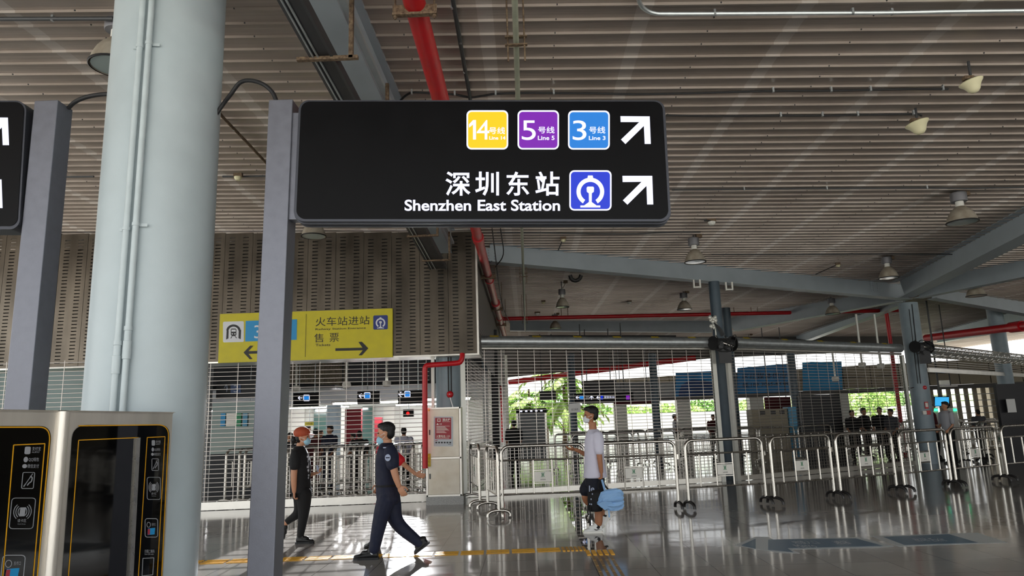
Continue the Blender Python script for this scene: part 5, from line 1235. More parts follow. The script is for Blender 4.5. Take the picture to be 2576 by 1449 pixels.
# ------------------------------------------------------------------ trees and bank outside
def tree(x, y, h, r, label, m, seed, n=1500, palm=False, tz=1.2, group=None):
    t = thing('palm_tree' if palm else 'leafy_tree', label, 'tree', (x, y, 0), 0, group); rnd = random.Random(seed)
    MB().tube([(0, 0, 0), (.1, 0, h*.45), (.05, .1, h*.8)], [.16, .12, .06], 8).build('trunk', 'trunk', t, True)
    mb = MB()
    if palm:
        for k in range(26):
            a = rnd.uniform(0, 6.28); L = r*rnd.uniform(.8, 1.3); up = rnd.uniform(-.1, 1.1); z0 = h*rnd.uniform(.35, .8); d = V((math.cos(a), math.sin(a), 0)); s = V((-d.y, d.x, 0)); pr = None
            for j in range(9):
                q = j/8; p = V((0, 0, z0))+d*(L*q)+V((0, 0, up*q*1.6-1.7*q*q)); 
                if pr is not None:
                    for sg in (-1, 1): mb.add([pr, p, p+s*sg*(.42*(1-q)+.06)-V((0, 0, .28)), pr+s*sg*(.42*(1-q)+.1)-V((0, 0, .2))+d*.08], [(0, 1, 2, 3)])
                pr = p
    else:
        for k in range(n):
            v = V((rnd.gauss(0, 1), rnd.gauss(0, 1), rnd.gauss(0, 1))).normalized()*rnd.uniform(.45, 1)**.6
            p = V((v.x*r, v.y*r, h*.62+v.z*h*.38)); a = V((rnd.uniform(-1, 1), rnd.uniform(-1, 1), rnd.uniform(-1, 1))).normalized(); b = a.orthogonal().normalized(); s = rnd.uniform(.07, .16)*r/1.6
            mb.add([p-a*s, p+b*s*.6, p+a*s, p-b*s*.6], [(0, 1, 2, 3)])
    mb.build('crown', m, t)
for i, (px, d, h, r, m, pl, lab) in enumerate(((1330, 46, 4.6, 2.0, 'leaf_pale', 1, 'palm tree outside, left of the plain black hanging board'), (1372, 48, 5.5, 2.4, 'leaf', 1, 'palm tree outside, under the plain black hanging board'), (1418, 44, 6.0, 2.2, 'leaf_pale', 1, 'tallest palm tree outside, left of the boy'),
        (1590, 58, 2.6, 2.4, 'leaf_pale', 0, 'low green bush outside, right of the boy head'), (1700, 58, 2.7, 2.6, 'leaf_pale', 0, 'low green bush outside, left of the slim slate column'), (1760, 60, 3.0, 2.6, 'leaf', 0, 'green bush outside, close to slim slate column'), (1880, 58, 2.8, 2.2, 'leaf_pale', 0, 'green bush outside, behind the beige cabinet'),
        (2170, 52, 3.4, 2.4, 'leaf_pale', 0, 'leafy tree outside right of the black kiosk'), (2235, 54, 3.3, 2.2, 'leaf', 0, 'leafy tree outside, behind the seated people'), (1480, 60, 3.0, 2.5, 'leaf', 0, 'green bush outside, behind the boy'))):
    p = AD(px, 1040, d); tree(p.x, p.y, h, r, lab, m, i+10, palm=bool(pl))
mb = MB(); rnd = random.Random(8)
mb.add([(6, 64, .6), (70, 64, .6), (70, 74, 3.2), (6, 74, 3.2), (6, 64, -.4), (70, 64, -.4), (6, 74, -.4), (70, 74, -.4)], [(0, 1, 2, 3), (4, 5, 1, 0), (0, 3, 6, 4), (1, 5, 7, 2), (3, 2, 7, 6)])
struct(mb.build('grass_bank', 'grass', base=False))
mb = MB(); mb.span((-2, 52, 0), (60, 52.2, 1.9)); tag(mb.build('hoarding', 'white_wall'), 'long low white hoarding outside beyond the far hall', 'hoarding')
# ------------------------------------------------------------------ people
UPZ = V((0, 0, 1))
def head(c, f, s=1.0, up=UPZ, long_=False):
    f = V(f).normalized(); up = V(up); up = (up-f*up.dot(f)).normalized(); l = up.cross(f)
    ax = (f, l, up); P = lambda a, b, d: V(c)+f*(a*s)+l*(b*s)+up*(d*s)
    E = lambda mb, a, b, d, r: mb.ell(P(a, b, d), [q*s for q in r], 16, 0, ax)
    B = MB()
    E(B, -.008, 0, .03, (.097, .076, .093)); E(B, .022, 0, -.045, (.064, .056, .062)); E(B, .03, 0, -.08, (.04, .038, .03))
    E(B, .092, 0, -.012, (.016, .012, .026)); E(B, .1, 0, -.024, (.012, .014, .01)); E(B, .078, 0, .028, (.014, .05, .012))
    E(B, .078, 0, -.06, (.012, .026, .008)); E(B, .076, 0, -.072, (.012, .022, .008))
    for k in (-1, 1): E(B, -.008, .076*k, -.008, (.02, .009, .032)); E(B, .05, .045*k, -.02, (.03, .02, .025))
    Hh = MB(); E(Hh, -.022, 0, .052, (.1, .083, .085)); E(Hh, -.05, 0, .005, (.06, .075, .08)); E(Hh, .03, 0, .095, (.06, .06, .035))
    Ey = MB()
    for k in (-1, 1): E(Ey, .083, .031*k, .012, (.008, .014, .007))
    Mk = MB(); E(Mk, .062, 0, -.048, (.054, .062, .056))
    Mk2 = MB(); 
    for k in (-1, 1):
        Mk2.tube([P(.06, .06*k, -.02), P(-.005, .083*k, .005)], .0025, 5); Mk2.tube([P(.055, .058*k, -.07), P(-.005, .083*k, -.03)], .0025, 5)
    return B, Hh, Ey, Mk, Mk2, P
def hand(B, w, d, n, side, s=1.0, curl=.6, thumb=1):
    # w wrist, d finger direction, n palm side, side = towards the thumb
    d = V(d).normalized(); n = V(n); n = (n-d*n.dot(d)).normalized(); sd = d.cross(n).normalized()*side
    w = V(w); B.ell(w+d*.048*s, (.05*s, .04*s, .017*s), 12, 0, (d, sd, n))
    for i, (L, o) in enumerate(((.068, .03), (.076, .01), (.071, -.01), (.056, -.029))):
        p = w+d*.082*s+sd*o*s; pts = [w+d*.05*s+sd*o*s*.9, p]; a = 0; q = p
        for k, fr in enumerate((.42, .32, .26)):
            a += curl*(.7+.35*k+.08*i); q = q+(d*math.cos(a)+n*math.sin(a))*(L*fr*s)+sd*(o*.06*s); pts.append(q)
        B.tube(pts, [.009*s, .0095*s, .009*s, .0082*s, .0065*s], 8)
        B.ell(pts[-1], (.0066*s,)*3, 8)
    b = w+d*.022*s+sd*.026*s
    pts = [b, b+(d*.6+sd*.8)*.03*s+n*.006, b+(d*.85+sd*.7)*.052*s+n*.016*s, b+(d*1.0+sd*.5)*.072*s+n*.03*s]
    B.tube(pts, [.013*s, .0115*s, .01*s, .0075*s], 8); B.ell(pts[-1], (.0076*s,)*3, 8)
def limb(B, pts, rs, n=14):
    # smooth tapering limb through joints
    B.tube(smooth_path(pts, 5), [rs_interp(rs, i/(5*(len(pts)-1))) for i in range(5*(len(pts)-1)+1)], n)
    B.ell(pts[0], (rs[0],)*3, 12); B.ell(pts[-1], (rs[-1],)*3, 12)
def rs_interp(rs, t):
    x = t*(len(rs)-1); i = min(int(x), len(rs)-2); return lerp(rs[i], rs[i+1], x-i)
def flesh(mb, name, m, par, vox, world=True, it=3):
    o = mb.build(name, m, par, True, world=world)
    mod(o, 'REMESH', mode='VOXEL', voxel_size=vox, use_smooth_shade=True)
    mod(o, 'SMOOTH', factor=.5, iterations=it)
    return o
def shoe(mb, heel, toe, up, s=1.0, m=0):
    heel, toe = V(heel), V(toe); f = (toe-heel).normalized(); up = V(up); up = (up-f*up.dot(f)).normalized(); l = up.cross(f); L = (toe-heel).length
    secs = []
    for t_, w, h, c in ((0, .6, .7, .034), (.05, .85, .95, .036), (.3, .95, 1.0, .036), (.55, 1.0, .8, .03), (.8, 1.05, .6, .024), (.95, .8, .45, .02), (1, .5, .3, .016)):
        secs.append((heel+f*(L*t_)+up*(c*s), .043*w*s, .04*h*s, l, up))
    mb.loft(secs, 14, m)
    mb.ell(heel+f*(L*.24)+up*.075*s, (.055*s, .04*s, .04*s), 12, m, (f, l, up)); mb.ell(heel+f*(L*.48)+up*.055*s, (.06*s, .036*s, .03*s), 12, m, (f, l, up))
def sole(mb, heel, toe, up, s=1.0):
    heel, toe = V(heel), V(toe); f = (toe-heel).normalized(); up = V(up); up = (up-f*up.dot(f)).normalized(); l = up.cross(f); L = (toe-heel).length
    mb.prism([heel-f*.008+f*(a*(L+.016))+l*(b*s) for a, b in ((0, -.03), (.1, -.04), (.5, -.036), (.8, -.047), (.97, -.028), (1, 0), (.97, .028), (.8, .047), (.5, .036), (.1, .04), (0, .03))], up, .024*s)

# ---- boy in the white shirt (faces left, carries bags) ----
def zb_(x, y): return (1380+x/3.8125, 1000+y/3.8125)
yb = G(1490, 1340).y+.03
def J(x, y, o=0.0): return AY(*zb_(x, y), yb+o)
t = thing('person', 'young person in white T-shirt, dark shorts and white mask, walking left with bags', 'person', (J(430, 1310).x, yb, 0))
fx = V((-1, 0, 0)); hb, hh, he, hm, hs_, HP = head(J(404, 172), (-1, -.12, -.06), 1.02)
B = MB(); B.v += hb.v; B.f += hb.f; B.m += hb.m
B.tube([J(420, 235), J(425, 300), J(428, 350)], [.055, .056, .075], 14)
B.loft([(J(432, 320), .05, .1, fx, V((0, 1, 0))), (J(434, 370), .095, .19, fx, V((0, 1, 0))), (J(434, 450), .11, .17, fx, V((0, 1, 0))), (J(440, 560), .105, .15, fx, V((0, 1, 0))), (J(445, 660), .1, .14, fx, V((0, 1, 0))), (J(445, 760), .115, .16, fx, V((0, 1, 0))), (J(440, 820), .1, .15, fx, V((0, 1, 0)))], 18)
limb(B, [J(470, 375, -.17), J(488, 560, -.22), J(506, 712, -.22)], [.05, .045, .038, .034, .027])
hand(B, J(507, 715, -.22), (-.02, 0, -1), (-1, .1, 0), 1, 1.0, 1.15)
limb(B, [J(425, 380, .17), J(420, 560, .2), J(262, 500, .14)], [.05, .043, .038, .034, .026])
hand(B, J(258, 499, .14), (-1, -.05, .1), (0, .35, .9), -1, 1.0, .35)
limb(B, [J(455, 800, -.08), J(478, 990, -.08), J(480, 1190, -.08), J(470, 1265, -.08)], [.09, .082, .062, .058, .054, .04, .036])
limb(B, [J(425, 800, .08), J(362, 960, .08), J(440, 1040, .09), J(552, 1130, .1)], [.09, .08, .06, .058, .05, .037])
flesh(B, 'body', 'skin_tan', t, .0065)
flesh(hh, 'hair', 'hair_black', t, .006)
he.build('eyes', 'ink_black', t, True, world=True)
flesh(hm, 'face_mask', 'mask_white', t, .006); hs_.build('mask_loops', 'mask_white', t, world=True)
S_ = MB(); yv = V((0, 1, 0))
S_.loft([(J(430, 303), .068, .075, fx, yv), (J(430, 322), .085, .12, fx, yv), (J(432, 350), .105, .19, fx, yv), (J(434, 400), .13, .215, fx, yv), (J(436, 480), .137, .2, fx, yv), (J(438, 580), .14, .19, fx, yv), (J(444, 680), .152, .195, fx, yv), (J(447, 760), .168, .2, fx, yv), (J(447, 768), .166, .197, fx, yv)], 28)
limb(S_, [J(474, 372, -.17), J(480, 430, -.2), J(486, 508, -.215)], [.075, .08, .073, .068]); limb(S_, [J(425, 380, .17), J(425, 450, .19), J(420, 520, .2)], [.07, .07, .068])
o = flesh(S_, 'shirt', 'cloth_white', t, .009, it=5)
S_ = MB(); S_.loft([(J(444, 740), .13, .175, fx, yv), (J(444, 800), .14, .18, fx, yv), (J(440, 850), .125, .175, fx, yv)], 22)
limb(S_, [J(450, 800, -.085), J(462, 900, -.085), J(470, 950, -.085)], [.115, .118, .118]); limb(S_, [J(425, 800, .085), J(372, 885, .085)], [.11, .115])
S_.tube([J(462, 900, -.085), J(474, 968, -.085)], [.118, .116], 18); S_.tube([J(400, 850, .08), J(356, 902, .08)], [.112, .105], 18)
o = flesh(S_, 'shorts', 'cloth_shorts', t, .009)
mb = MB(); q0 = [J(300, 880, -.02), J(368, 880, -.11)]
put_text(mb, 'le', [J(388, 905, -.215), J(440, 905, -.215), J(440, 845, -.215), J(388, 845, -.215)], bold=.01); mb.build('letter_print', 'badge', t, world=True)
S_ = MB(); limb(S_, [J(478, 1185, -.08), J(472, 1250, -.08)], [.043, .046]); flesh(S_, 'sock', 'cloth_black', t, .008)
S_ = MB(); limb(S_, [J(535, 1115, .1), J(568, 1150, .1)], [.043, .044]); flesh(S_, 'sock', 'cloth_black', t, .008)
h_, t_ = J(517, 1318, -.08), J(335, 1318, -.08); h_.z = t_.z = .0
S_ = MB(); shoe(S_, h_+V((0, 0, .012)), t_+V((.006, 0, .012)), (0, 0, 1), 1.12); o = flesh(S_, 'shoe', 'shoe_white', t, .006)
S_ = MB(); sole(S_, h_, t_, (0, 0, 1), 1.05); S_.build('sole', 'plate_white', o, world=True)
mb = MB(); sw = [(435, 1258), (448, 1274), (462, 1276), (500, 1260), (462, 1268), (450, 1266)]; mb.prism([J(*p, -.148) for p in sw], (0, 1, 0), .012); mb.build('side_mark', 'ink_black', o, world=True)
h_, t_ = J(618, 1118, .1), J(522, 1250, .1)
S_ = MB(); shoe(S_, h_, t_, (-.8, 0, .55), 1.15); o = flesh(S_, 'shoe', 'shoe_white', t, .006)
S_ = MB(); sole(S_, h_, t_, (-.8, 0, .55), 1.05); S_.build('sole', 'plate_white', o, world=True)
# bags: carried, so things of their own
t = thing('rucksack', 'black rucksack with buckles hanging from the hand of the person in white', 'bag', J(470, 1095, -.33))
S_ = MB(); S_.loft([(J(500, 880, -.3), .04, .05, fx, yv), (J(480, 905, -.32), .15, .09, fx, yv), (J(470, 980, -.33), .14, .1, fx, yv), (J(452, 1060, -.33), .1, .095, fx, yv), (J(450, 1092, -.33), .09, .08, fx, yv)], 18)
S_.loft([(J(540, 885, -.3), .05, .05, fx, yv), (J(560, 910, -.31), .12, .07, fx, yv), (J(520, 1000, -.3), .1, .08, fx, yv)], 16)
flesh(S_, 'bag_body', 'cloth_black', t, .012, it=4)
mb = MB(); mb.tube(smooth_path([J(490, 905, -.28), J(478, 840, -.26), J(506, 785, -.24), J(545, 850, -.27), J(590, 900, -.3)], 5), .012, 8); mb.build('handle', 'cloth_black', t, True, world=True)
mb = MB()
for x0, y0, y1 in ((398, 1080, 1228), (378, 1060, 1130)): mb.tube(smooth_path([J(x0+20, 960, -.36), J(x0, y0, -.4), J(x0+3, y1, -.38)], 5), .011, 6)
mb.build('strap', 'cloth_black', t, True, world=True)
mb = MB()
for x0, y0 in ((396, 1022), (412, 1024), (408, 975), (420, 925)): mb.box(J(x0, y0, -.43), (.012, .01, .018))
mb.build('buckle', 'badge', t, world=True)
t = thing('folded_cloth_bag', 'crumpled light blue umbrella cloth carried with the black rucksack', 'bag', J(590, 1090, -.45))
S_ = MB(); rnd = random.Random(4); rings = []
prof_ = [((466, 1012), .008), ((488, 1005), .05), ((512, 985), .095), ((560, 985), .125), ((610, 985), .13), ((655, 980), .13), ((695, 975), .115), ((712, 968), .085), ((706, 972), .04)]
nf = 26
for k, ((x, y), r) in enumerate(prof_):
    c = J(x, y, -.42); ring = []
    for q in range(nf):
        a_ = 2*math.pi*q/nf; fold = 1+.16*math.sin(q*2.4+k*.35)*min(1, k/3)+.05*math.sin(q*5.1+k); rr_q = r*fold*(1.0 if k < 8 else .9)
        ring.append(c+V((.012*math.sin(q*1.9), -math.cos(a_)*rr_q*.72, math.sin(a_)*rr_q)))
    rings.append(ring)
S_.add([p for r in rings for p in r], [(k*nf+q, k*nf+(q+1) % nf, (k+1)*nf+(q+1) % nf, (k+1)*nf+q) for k in range(len(rings)-1) for q in range(nf)]+[tuple(range(nf-1, -1, -1)), tuple(range((len(rings)-1)*nf, len(rings)*nf))])
for ang in ((470, 1020, 540, 1082), (500, 1010, 600, 1085)):
    p_ = [J(ang[0], ang[1], -.5), J(ang[2], ang[3], -.48), J(ang[2]+60, ang[3]-40, -.5), J(ang[0]+70, ang[1]-30, -.52)]; S_.prism(p_, (0, 1, 0), .03)
o = S_.build('cloth', 'bag_blue', t, world=True)
mb = MB(); mb.bar(J(512, 790, -.28), J(545, 905, -.4), .028, .01, 0, (0, -1, 0)); mb.bar(J(578, 1080, -.46), J(582, 1150, -.46), .02, .008, 0, (0, -1, 0)); mb.build('strap', 'bag_blue', t, world=True)

# ---- officer in navy (faces left, long stride) ----
def zo(x, y): return (680+x/3.459, 1030+y/3.459)
yo = G(921, 1405).y
def J(x, y, o=0.0): return AY(*zo(x, y), yo+o)
t = thing('person', 'person in dark navy uniform with blue mask, striding left, black trainers', 'person', (J(1000, 1300).x, yo, 0))
hb, hh, he, hm, hs_, HP = head(J(1004, 208), (-1, -.05, -.1), 1.03)
B = MB(); B.v += hb.v; B.f += hb.f; B.m += hb.m
B.tube([J(1015, 260), J(1018, 300), J(1020, 340)], [.058, .06, .08], 14)
B.loft([(J(1018, 310), .05, .1, fx, yv), (J(1020, 350), .1, .19, fx, yv), (J(1022, 430), .115, .175, fx, yv), (J(1020, 540), .105, .15, fx, yv), (J(1020, 640), .1, .14, fx, yv), (J(1025, 720), .11, .15, fx, yv), (J(1028, 790), .1, .15, fx, yv)], 18)
limb(B, [J(1045, 370, -.19), J(1085, 560, -.24), J(1118, 665, -.24)], [.055, .05, .043, .037, .03])
hand(B, J(1120, 668, -.24), (.5, 0, -.9), (0, 1, 0), 1, 1.0, .4)
limb(B, [J(1010, 370, .19), J(985, 540, .22), J(960, 640, .2)], [.055, .05, .042, .037, .028]); hand(B, J(958, 645, .2), (-.4, 0, -.9), (0, -1, 0), 1, 1.0, .5)
flesh(B, 'body', 'skin', t, .0065)
flesh(hh, 'hair', 'hair_black', t, .006); he.build('eyes', 'ink_black', t, True, world=True)
hm.v = [p+V((0, 0, -.028)) for p in hm.v]; flesh(hm, 'face_mask', 'mask_blue', t, .006); hs_.build('mask_loops', 'mask_white', t, world=True)
S_ = MB(); S_.loft([(J(1012, 290), .07, .078, fx, yv), (J(1014, 312), .088, .13, fx, yv), (J(1018, 345), .11, .2, fx, yv), (J(1020, 400), .135, .215, fx, yv), (J(1018, 480), .14, .2, fx, yv), (J(1012, 570), .13, .18, fx, yv), (J(1010, 650), .125, .17, fx, yv), (J(1014, 690), .125, .17, fx, yv)], 26)
limb(S_, [J(1046, 365, -.19), J(1058, 430, -.215), J(1062, 478, -.23)], [.078, .082, .074]); limb(S_, [J(1010, 370, .19), J(1000, 460, .21)], [.075, .072])
flesh(S_, 'uniform_shirt', 'cloth_navy', t, .009)
mb = MB(); mb.loft([(J(1022, 420, -.318), .034, .04, V((1, 0, 0)), UPZ), (J(1022, 420, -.298), .034, .04, V((1, 0, 0)), UPZ)], 16)
mb.box(J(1000, 332, -.2), (.04, .05, .012)); mb.build('patch', 'badge', t, world=True)
mb = MB(); put_text(mb, 'POLICE', [J(1000, 433, -.325), J(1044, 433, -.325), J(1044, 412, -.325), J(1000, 412, -.325)]) if 0 else mb.box(J(1022, 420, -.322), (.045, .003, .012)); mb.build('patch_stripe', 'cloth_navy', t, world=True)
S_ = MB(); S_.loft([(J(1014, 655), .128, .172, fx, yv), (J(1022, 720), .14, .18, fx, yv), (J(1030, 780), .14, .18, fx, yv), (J(1030, 820), .11, .16, fx, yv)], 22)
limb(S_, [J(1010, 780, -.085), J(955, 965, -.08), J(905, 1215, -.07)], [.115, .105, .088, .078, .066])
limb(S_, [J(1050, 790, .085), J(1105, 985, .09), J(1300, 1165, .1)], [.118, .105, .085, .075, .06])
flesh(S_, 'trousers', 'cloth_navy', t, .009)
mb = MB(); S2 = [(J(1014, 650), .134, .178, fx, yv), (J(1015, 668), .135, .179, fx, yv)]; mb.loft(S2, 26); mb.build('belt', 'cloth_black', t, True, world=True)
S_ = MB(); limb(S_, [J(900, 1200, -.07), J(886, 1262, -.07)], [.042, .046]); flesh(S_, 'sock', 'sock_white', t, .008)
S_ = MB(); limb(S_, [J(1285, 1145, .1), J(1312, 1172, .1)], [.044, .042]); flesh(S_, 'sock', 'sock_white', t, .008)
h_, t_ = J(940, 1308, -.07), J(726, 1300, -.07); h_.z = 0; t_.z = 0
S_ = MB(); shoe(S_, h_+V((0, 0, .012)), t_+V((0, 0, .012)), (0, 0, 1), 1.15); o = flesh(S_, 'shoe', 'shoe_black', t, .006)
S_ = MB(); sole(S_, h_, t_, (0, 0, 1), 1.08); S_.build('sole', 'black_rubber', o, world=True)
h_, t_ = J(1383, 1168, .1), J(1262, 1312, .1); t_.z = max(t_.z, .01)
S_ = MB(); shoe(S_, h_, t_, (-.78, 0, .63), 1.15); o = flesh(S_, 'shoe', 'shoe_black', t, .006)
S_ = MB(); sole(S_, h_, t_, (-.78, 0, .63), 1.08); S_.build('sole', 'black_rubber', o, world=True)

# ---- person in red, almost hidden behind the officer ----
yr = yo+.75
def J(x, y, o=0.0): return AY(*zo(x, y), yr+o)
t = thing('person', 'person in a red top mostly hidden behind the navy uniform, arm stretched back', 'person', (J(1000, 1200).x, yr, 0))
hb, hh, he, hm, hs_, HP = head(J(1012, 215), (-1, 0, 0), .82)
B = MB(); B.v += hb.v; B.f += hb.f; B.m += hb.m
B.tube([J(1018, 260), J(1020, 340)], [.045, .06], 12)
B.loft([(J(1020, 320), .05, .09, fx, yv), (J(1030, 370), .08, .15, fx, yv), (J(1030, 560), .08, .12, fx, yv), (J(1035, 720), .09, .13, fx, yv)], 16)
limb(B, [J(1060, 385, -.12), J(1160, 475, -.16), J(1262, 560, -.18)], [.045, .04, .034, .028, .024]); hand(B, J(1264, 562, -.18), (.9, 0, -.25), (0, 1, 0), 1, .9, .3)
limb(B, [J(1020, 380, .12), J(1000, 500, .15), J(990, 600, .14)], [.045, .038, .032, .026])
gz0 = J(960, 1262); 
limb(B, [J(1030, 720, -.04), J(980, 960, -.04), J(925, 1195, -.04)], [.085, .07, .055, .04, .034]); limb(B, [J(1030, 720, .06), J(978, 960, .06), J(922, 1195, .06)], [.085, .07, .055, .04, .034])
flesh(B, 'body', 'skin', t, .008); flesh(hh, 'hair', 'hair_black', t, .007)
S_ = MB(); S_.loft([(J(1018, 320), .06, .09, fx, yv), (J(1030, 370), .1, .17, fx, yv), (J(1030, 560), .1, .14, fx, yv), (J(1035, 690), .11, .15, fx, yv)], 20); limb(S_, [J(1060, 385, -.12), J(1130, 445, -.15)], [.07, .068]); flesh(S_, 'top', 'cloth_red', t, .01)
S_ = MB(); limb(S_, [J(1030, 690, -.03), J(980, 960, -.04), J(925, 1185, -.04)], [.1, .08, .065, .055, .05]); limb(S_, [J(1030, 690, .05), J(978, 960, .06), J(922, 1185, .06)], [.1, .08, .065, .055, .05]); flesh(S_, 'trousers', 'cloth_trouser', t, .01)
for o_ in (-.04, .06):
    h_ = J(950, 1225, o_+.02); t_ = h_+V((-.2, 0, 0)); h_.z = t_.z = 0; S_ = MB(); shoe(S_, h_, t_, (0, 0, 1), .85); flesh(S_, 'shoe', 'shoe_black', t, .008)

# ---- woman in black with orange cap (faces right) ----
yw = G(765, 1365).y
def J(x, y, o=0.0): return AY(*zo(x, y), yw+o)
t = thing('person', 'person in black top and trousers with an orange-brown cap and blue mask, walking right', 'person', (J(280, 1150).x, yw, 0))
fr = V((1, 0, 0)); hb, hh, he, hm, hs_, HP = head(J(284, 246), (1, -.1, -.03), .98)
B = MB(); B.v += hb.v; B.f += hb.f; B.m += hb.m
B.tube([J(262, 290), J(255, 330), J(250, 360)], [.047, .05, .07], 14)
B.loft([(J(250, 340), .05, .09, fr, yv), (J(250, 380), .09, .16, fr, yv), (J(255, 460), .1, .15, fr, yv), (J(260, 560), .1, .14, fr, yv), (J(266, 690), .1, .15, fr, yv)], 18)
limb(B, [J(216, 400, -.17), J(205, 590, -.2), J(208, 715, -.19)], [.05, .046, .042, .038, .028]); hand(B, J(208, 718, -.19), (.05, 0, -1), (1, .3, 0), -1, .92, .8)
limb(B, [J(262, 400, .17), J(300, 560, .2), J(382, 560, .12)], [.048, .042, .036, .032, .026]); hand(B, J(384, 558, .12), (1, -.1, .25), (0, -.3, .9), -1, .92, .7)
limb(B, [J(276, 735, -.07), J(285, 900, -.07), J(262, 1110, -.07)], [.085, .07, .055, .045, .034]); limb(B, [J(262, 735, .07), J(236, 900, .07), J(138, 985, .08), J(112, 1030, .08)], [.085, .07, .052, .042, .034, .034])
flesh(B, 'body', 'skin', t, .0065)
flesh(hh, 'hair', 'cap_orange' if 0 else 'hair_black', t, .006); he.build('eyes', 'ink_black', t, True, world=True)
flesh(hm, 'face_mask', 'mask_blue', t, .006); hs_.build('mask_loops', 'mask_white', t, world=True)
S_ = MB(); S_.ell(HP(-.135, 0, -.03), (.045, .05, .05), 12); S_.tube([HP(-.13, 0, -.04), HP(-.15, 0, -.11)], [.03, .012], 10); flesh(S_, 'hair_bun', 'hair_black', t, .006)
S_ = MB(); S_.ell(HP(-.02, 0, .07), (.118, .098, .085), 20, 0, (fr, V((0, 1, 0)), UPZ)); o = flesh(S_, 'cap', 'cap_orange', t, .006)
bm = MB(); secs = [HP(.07+.1*math.cos(math.radians(a)), .075*math.sin(math.radians(a)), .055-.02*math.cos(math.radians(a))) for a in range(-90, 91, 15)]; bm.prism(secs, (0, 0, 1), .008); bm.build('cap_brim', 'cap_orange', o, world=True)
S_ = MB(); S_.loft([(J(256, 318), .062, .07, fr, yv), (J(254, 335), .078, .11, fr, yv), (J(252, 370), .105, .175, fr, yv), (J(256, 430), .135, .19, fr, yv), (J(262, 500), .14, .18, fr, yv), (J(264, 600), .13, .175, fr, yv), (J(264, 680), .14, .19, fr, yv), (J(266, 716), .146, .195, fr, yv), (J(266, 722), .144, .193, fr, yv)], 26)
limb(S_, [J(218, 395, -.17), J(212, 440, -.19), J(210, 490, -.2)], [.07, .074, .068]); limb(S_, [J(262, 400, .17), J(280, 480, .19)], [.068, .066])
o = flesh(S_, 'black_top', 'cloth_black', t, .009)
mb = MB(); rnd = random.Random(7)
for k in range(16):
    y = rnd.uniform(380, 600); mb.loft([(J(330+rnd.uniform(-12, 6), y, -.07+rnd.uniform(-.03, .05)), .012, .016, V((0, 1, 0)), UPZ), (J(338+rnd.uniform(-6, 4), y, -.07), .01, .014, V((0, 1, 0)), UPZ)], 8)
mb.build('floral_print', 'cloth_pale', t, world=True)
S_ = MB(); S_.loft([(J(262, 670), .125, .17, fr, yv), (J(272, 730), .13, .17, fr, yv), (J(275, 780), .11, .15, fr, yv)], 20)
limb(S_, [J(292, 740, -.075), J(290, 900, -.07), J(262, 1095, -.07)], [.11, .095, .075, .06, .048]); limb(S_, [J(268, 740, .075), J(246, 890, .07), J(150, 975, .08)], [.11, .09, .072, .055, .045])
flesh(S_, 'trousers', 'cloth_trouser', t, .009)
h_, t_ = J(226, 1160, -.07), J(378, 1160, -.07); h_.z = t_.z = 0
S_ = MB(); shoe(S_, h_+V((0, 0, .01)), t_+V((0, 0, .01)), (0, 0, 1), 1.02); o = flesh(S_, 'shoe', 'shoe_black', t, .006); S_ = MB(); sole(S_, h_, t_, (0, 0, 1)); S_.build('sole', 'black_rubber', o, world=True)
h_, t_ = J(72, 1010, .08), J(110, 1128, .08); S_ = MB(); shoe(S_, h_, t_, (.9, 0, .2), 1.0); o = flesh(S_, 'shoe', 'shoe_black', t, .006); S_ = MB(); sole(S_, h_, t_, (.9, 0, .2)); S_.build('sole', 'black_rubber', o, world=True)
tag(MB().box(J(418, 528, .1), (.03, .012, .14), 0, (V((.95, 0, .3)), yv, V((-.3, 0, .95)))).build('phone', 'badge'), 'pale phone held in the hand of the person in the orange cap', 'phone')

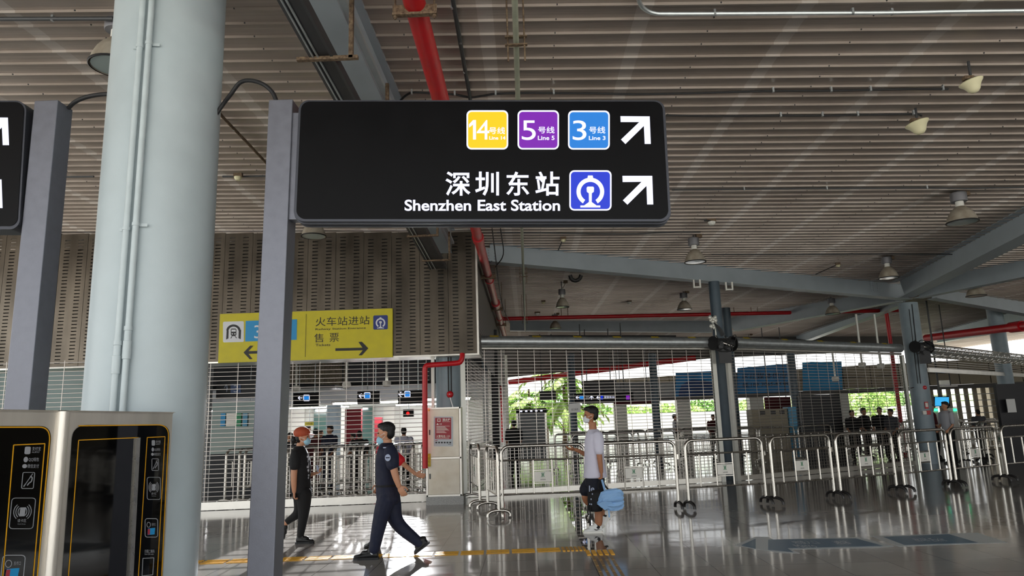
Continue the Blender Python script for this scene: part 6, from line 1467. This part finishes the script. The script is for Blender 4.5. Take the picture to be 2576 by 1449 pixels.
# ---- people far behind the shutters ----
def far_person(px, py, d, label, shirt, trous='cloth_trouser', face=(0, -1, 0), sit=False, s=1.0, hair='hair_black'):
    # px, py: top of the head
    p = AD(px, py, d); x, y = p.x, p.y; top = min(p.z, 1.8) if not sit else p.z
    hgt = top; k = (hgt/1.7 if not sit else 1.0)*s; zz = top-1.7*k
    t = thing('person', label, 'person', (x, y, max(0, zz))); f = V(face).normalized(); l = V((-f.y, f.x, 0))
    c = V((x, y, top-.13*k)); hb, hh, he, hm, hs_, HP = head(c, f, k)
    B = MB(); B.v += hb.v; B.f += hb.f; B.m += hb.m
    Z = lambda a, b, z: V((x, y, zz+z*k))+f*a*k+l*b*k
    B.tube([Z(0, 0, 1.5), Z(0, 0, 1.38)], [.05, .07], 10); B.loft([(Z(0, 0, 1.42), .06*k, .1*k, f, l), (Z(0, 0, 1.36), .1*k, .19*k, f, l), (Z(0, 0, 1.1), .1*k, .15*k, f, l), (Z(0, 0, .88), .1*k, .16*k, f, l)], 12)
    for q in (-1, 1):
        limb(B, [Z(0, .19*q, 1.36), Z(.02, .23*q, 1.08), Z(.16, .2*q, .92)], [.05, .04, .035, .028], 8); B.ell(Z(.2, .19*q, .88), (.045*k, .035*k, .05*k), 8)
        if sit: limb(B, [Z(0, .09*q, .88), Z(.42, .1*q, .86), Z(.42, .1*q, .45)], [.085, .07, .05, .04], 8)
        else: limb(B, [Z(0, .09*q, .88), Z(.02, .1*q, .48), Z(-.02, .1*q, .08)], [.085, .065, .05, .04], 8)
    flesh(B, 'body', 'skin', t, .016, it=2); flesh(hh, 'hair', hair, t, .014, it=1)
    S_ = MB(); S_.loft([(Z(0, 0, 1.45), .07*k, .1*k, f, l), (Z(0, 0, 1.37), .12*k, .21*k, f, l), (Z(0, 0, 1.1), .13*k, .18*k, f, l), (Z(0, 0, .84), .13*k, .19*k, f, l)], 14)
    for q in (-1, 1): limb(S_, [Z(0, .2*q, 1.36), Z(.02, .23*q, 1.12)], [.07, .06], 8)
    flesh(S_, 'shirt', shirt, t, .018, it=2)
    S_ = MB()
    for q in (-1, 1):
        if sit: limb(S_, [Z(0, .09*q, .88), Z(.42, .1*q, .86), Z(.42, .1*q, .5)], [.11, .085, .06], 8)
        else: limb(S_, [Z(0, .09*q, .9), Z(.02, .1*q, .48), Z(-.02, .1*q, .1)], [.11, .085, .065], 8)
    flesh(S_, 'trousers', trous, t, .018, it=2)
    S_ = MB()
    for q in (-1, 1):
        h_ = Z(.4 if sit else -.07, .1*q, .0 if not sit else .42); t_ = h_+f*.26*k; shoe(S_, h_, t_, (0, 0, 1), k)
    flesh(S_, 'shoes', 'shoe_black', t, .016, it=1)
    return t
for a in ((730, 1088, 17.0, 'distant person in black, behind the shutter at the left of the orange cap', 'cloth_black', 'cloth_trouser', (0, -1, 0)),
          (776, 1072, 24.0, 'distant person in white, behind shutter just over the orange cap', 'cloth_pale', 'cloth_trouser', (1, -.2, 0)),
          (795, 1078, 19.0, 'distant person in dark red, behind the shutter just right of the orange cap', 'cloth_maroon', 'cloth_maroon', (0, 1, 0)),
          (808, 1081, 21.0, 'distant person in grey among the waiting group, third right of the orange cap', 'cloth_grey', 'cloth_trouser', (.4, -1, 0)),
          (830, 1070, 18.5, 'tallest distant person in dark blue, behind shutter between the cap and the officer', 'cloth_navy', 'cloth_navy', (-.5, -1, 0)),
          (905, 1083, 18.5, 'distant person in dark clothes in front of the red poster column', 'cloth_trouser', 'cloth_trouser', (0, 1, 0)),
          (888, 1090, 21.0, 'distant person in pale shirt left of the red poster column base', 'cloth_pale', 'cloth_grey', (-1, 0, 0)),
          (1016, 1075, 18.0, 'distant person in white shirt between the officer and fire cabinet', 'cloth_white', 'cloth_trouser', (0, 1, 0)),
          (1292, 1056, 21.0, 'distant person in black robe-like clothes left of the grey information board', 'cloth_black', 'cloth_black', (-.3, 1, 0)),
          (1697, 1042, 30.0, 'distant person in pale shirt right of the dark column, middle shutter', 'cloth_pale', 'cloth_trouser', (1, -.3, 0)),
          (1793, 1042, 28.0, 'distant person in plum top just left of the slim slate column', 'cloth_maroon', 'cloth_trouser', (0, -1, 0)),
          (2142, 1031, 23.5, 'distant person in black, leftmost of the group right of the black kiosk', 'cloth_black', 'cloth_trouser', (0, -1, 0)),
          (2171, 1026, 24.0, 'distant person in black, second of the group right of the black kiosk', 'cloth_black', 'cloth_trouser', (.6, -1, 0)),
          (2211, 1024, 23.0, 'distant stocky person in black, third of the group right of the black kiosk', 'cloth_black', 'cloth_trouser', (-.5, -1, 0)),
          (2238, 1028, 22.5, 'distant person in dark clothes near the upright red pipe', 'cloth_grey', 'cloth_trouser', (-1, -.4, 0)),
          (2375, 1010, 20.5, 'person in pale shirt facing left in front of the blue screen', 'cloth_pale', 'cloth_trouser', (-1, -.15, 0)),
          (2339, 1016, 22.0, 'person in dark red half hidden by the blue-grey column', 'cloth_maroon', 'cloth_trouser', (1, -.2, 0)),
          (2458, 1030, 25.0, 'distant person with dark hair below the window posts, right of the man in pale shirt', 'cloth_grey', 'cloth_trouser', (0, 1, 0))):
    far_person(*a)
# ------------------------------------------------------------------ desks under the group at the black kiosk
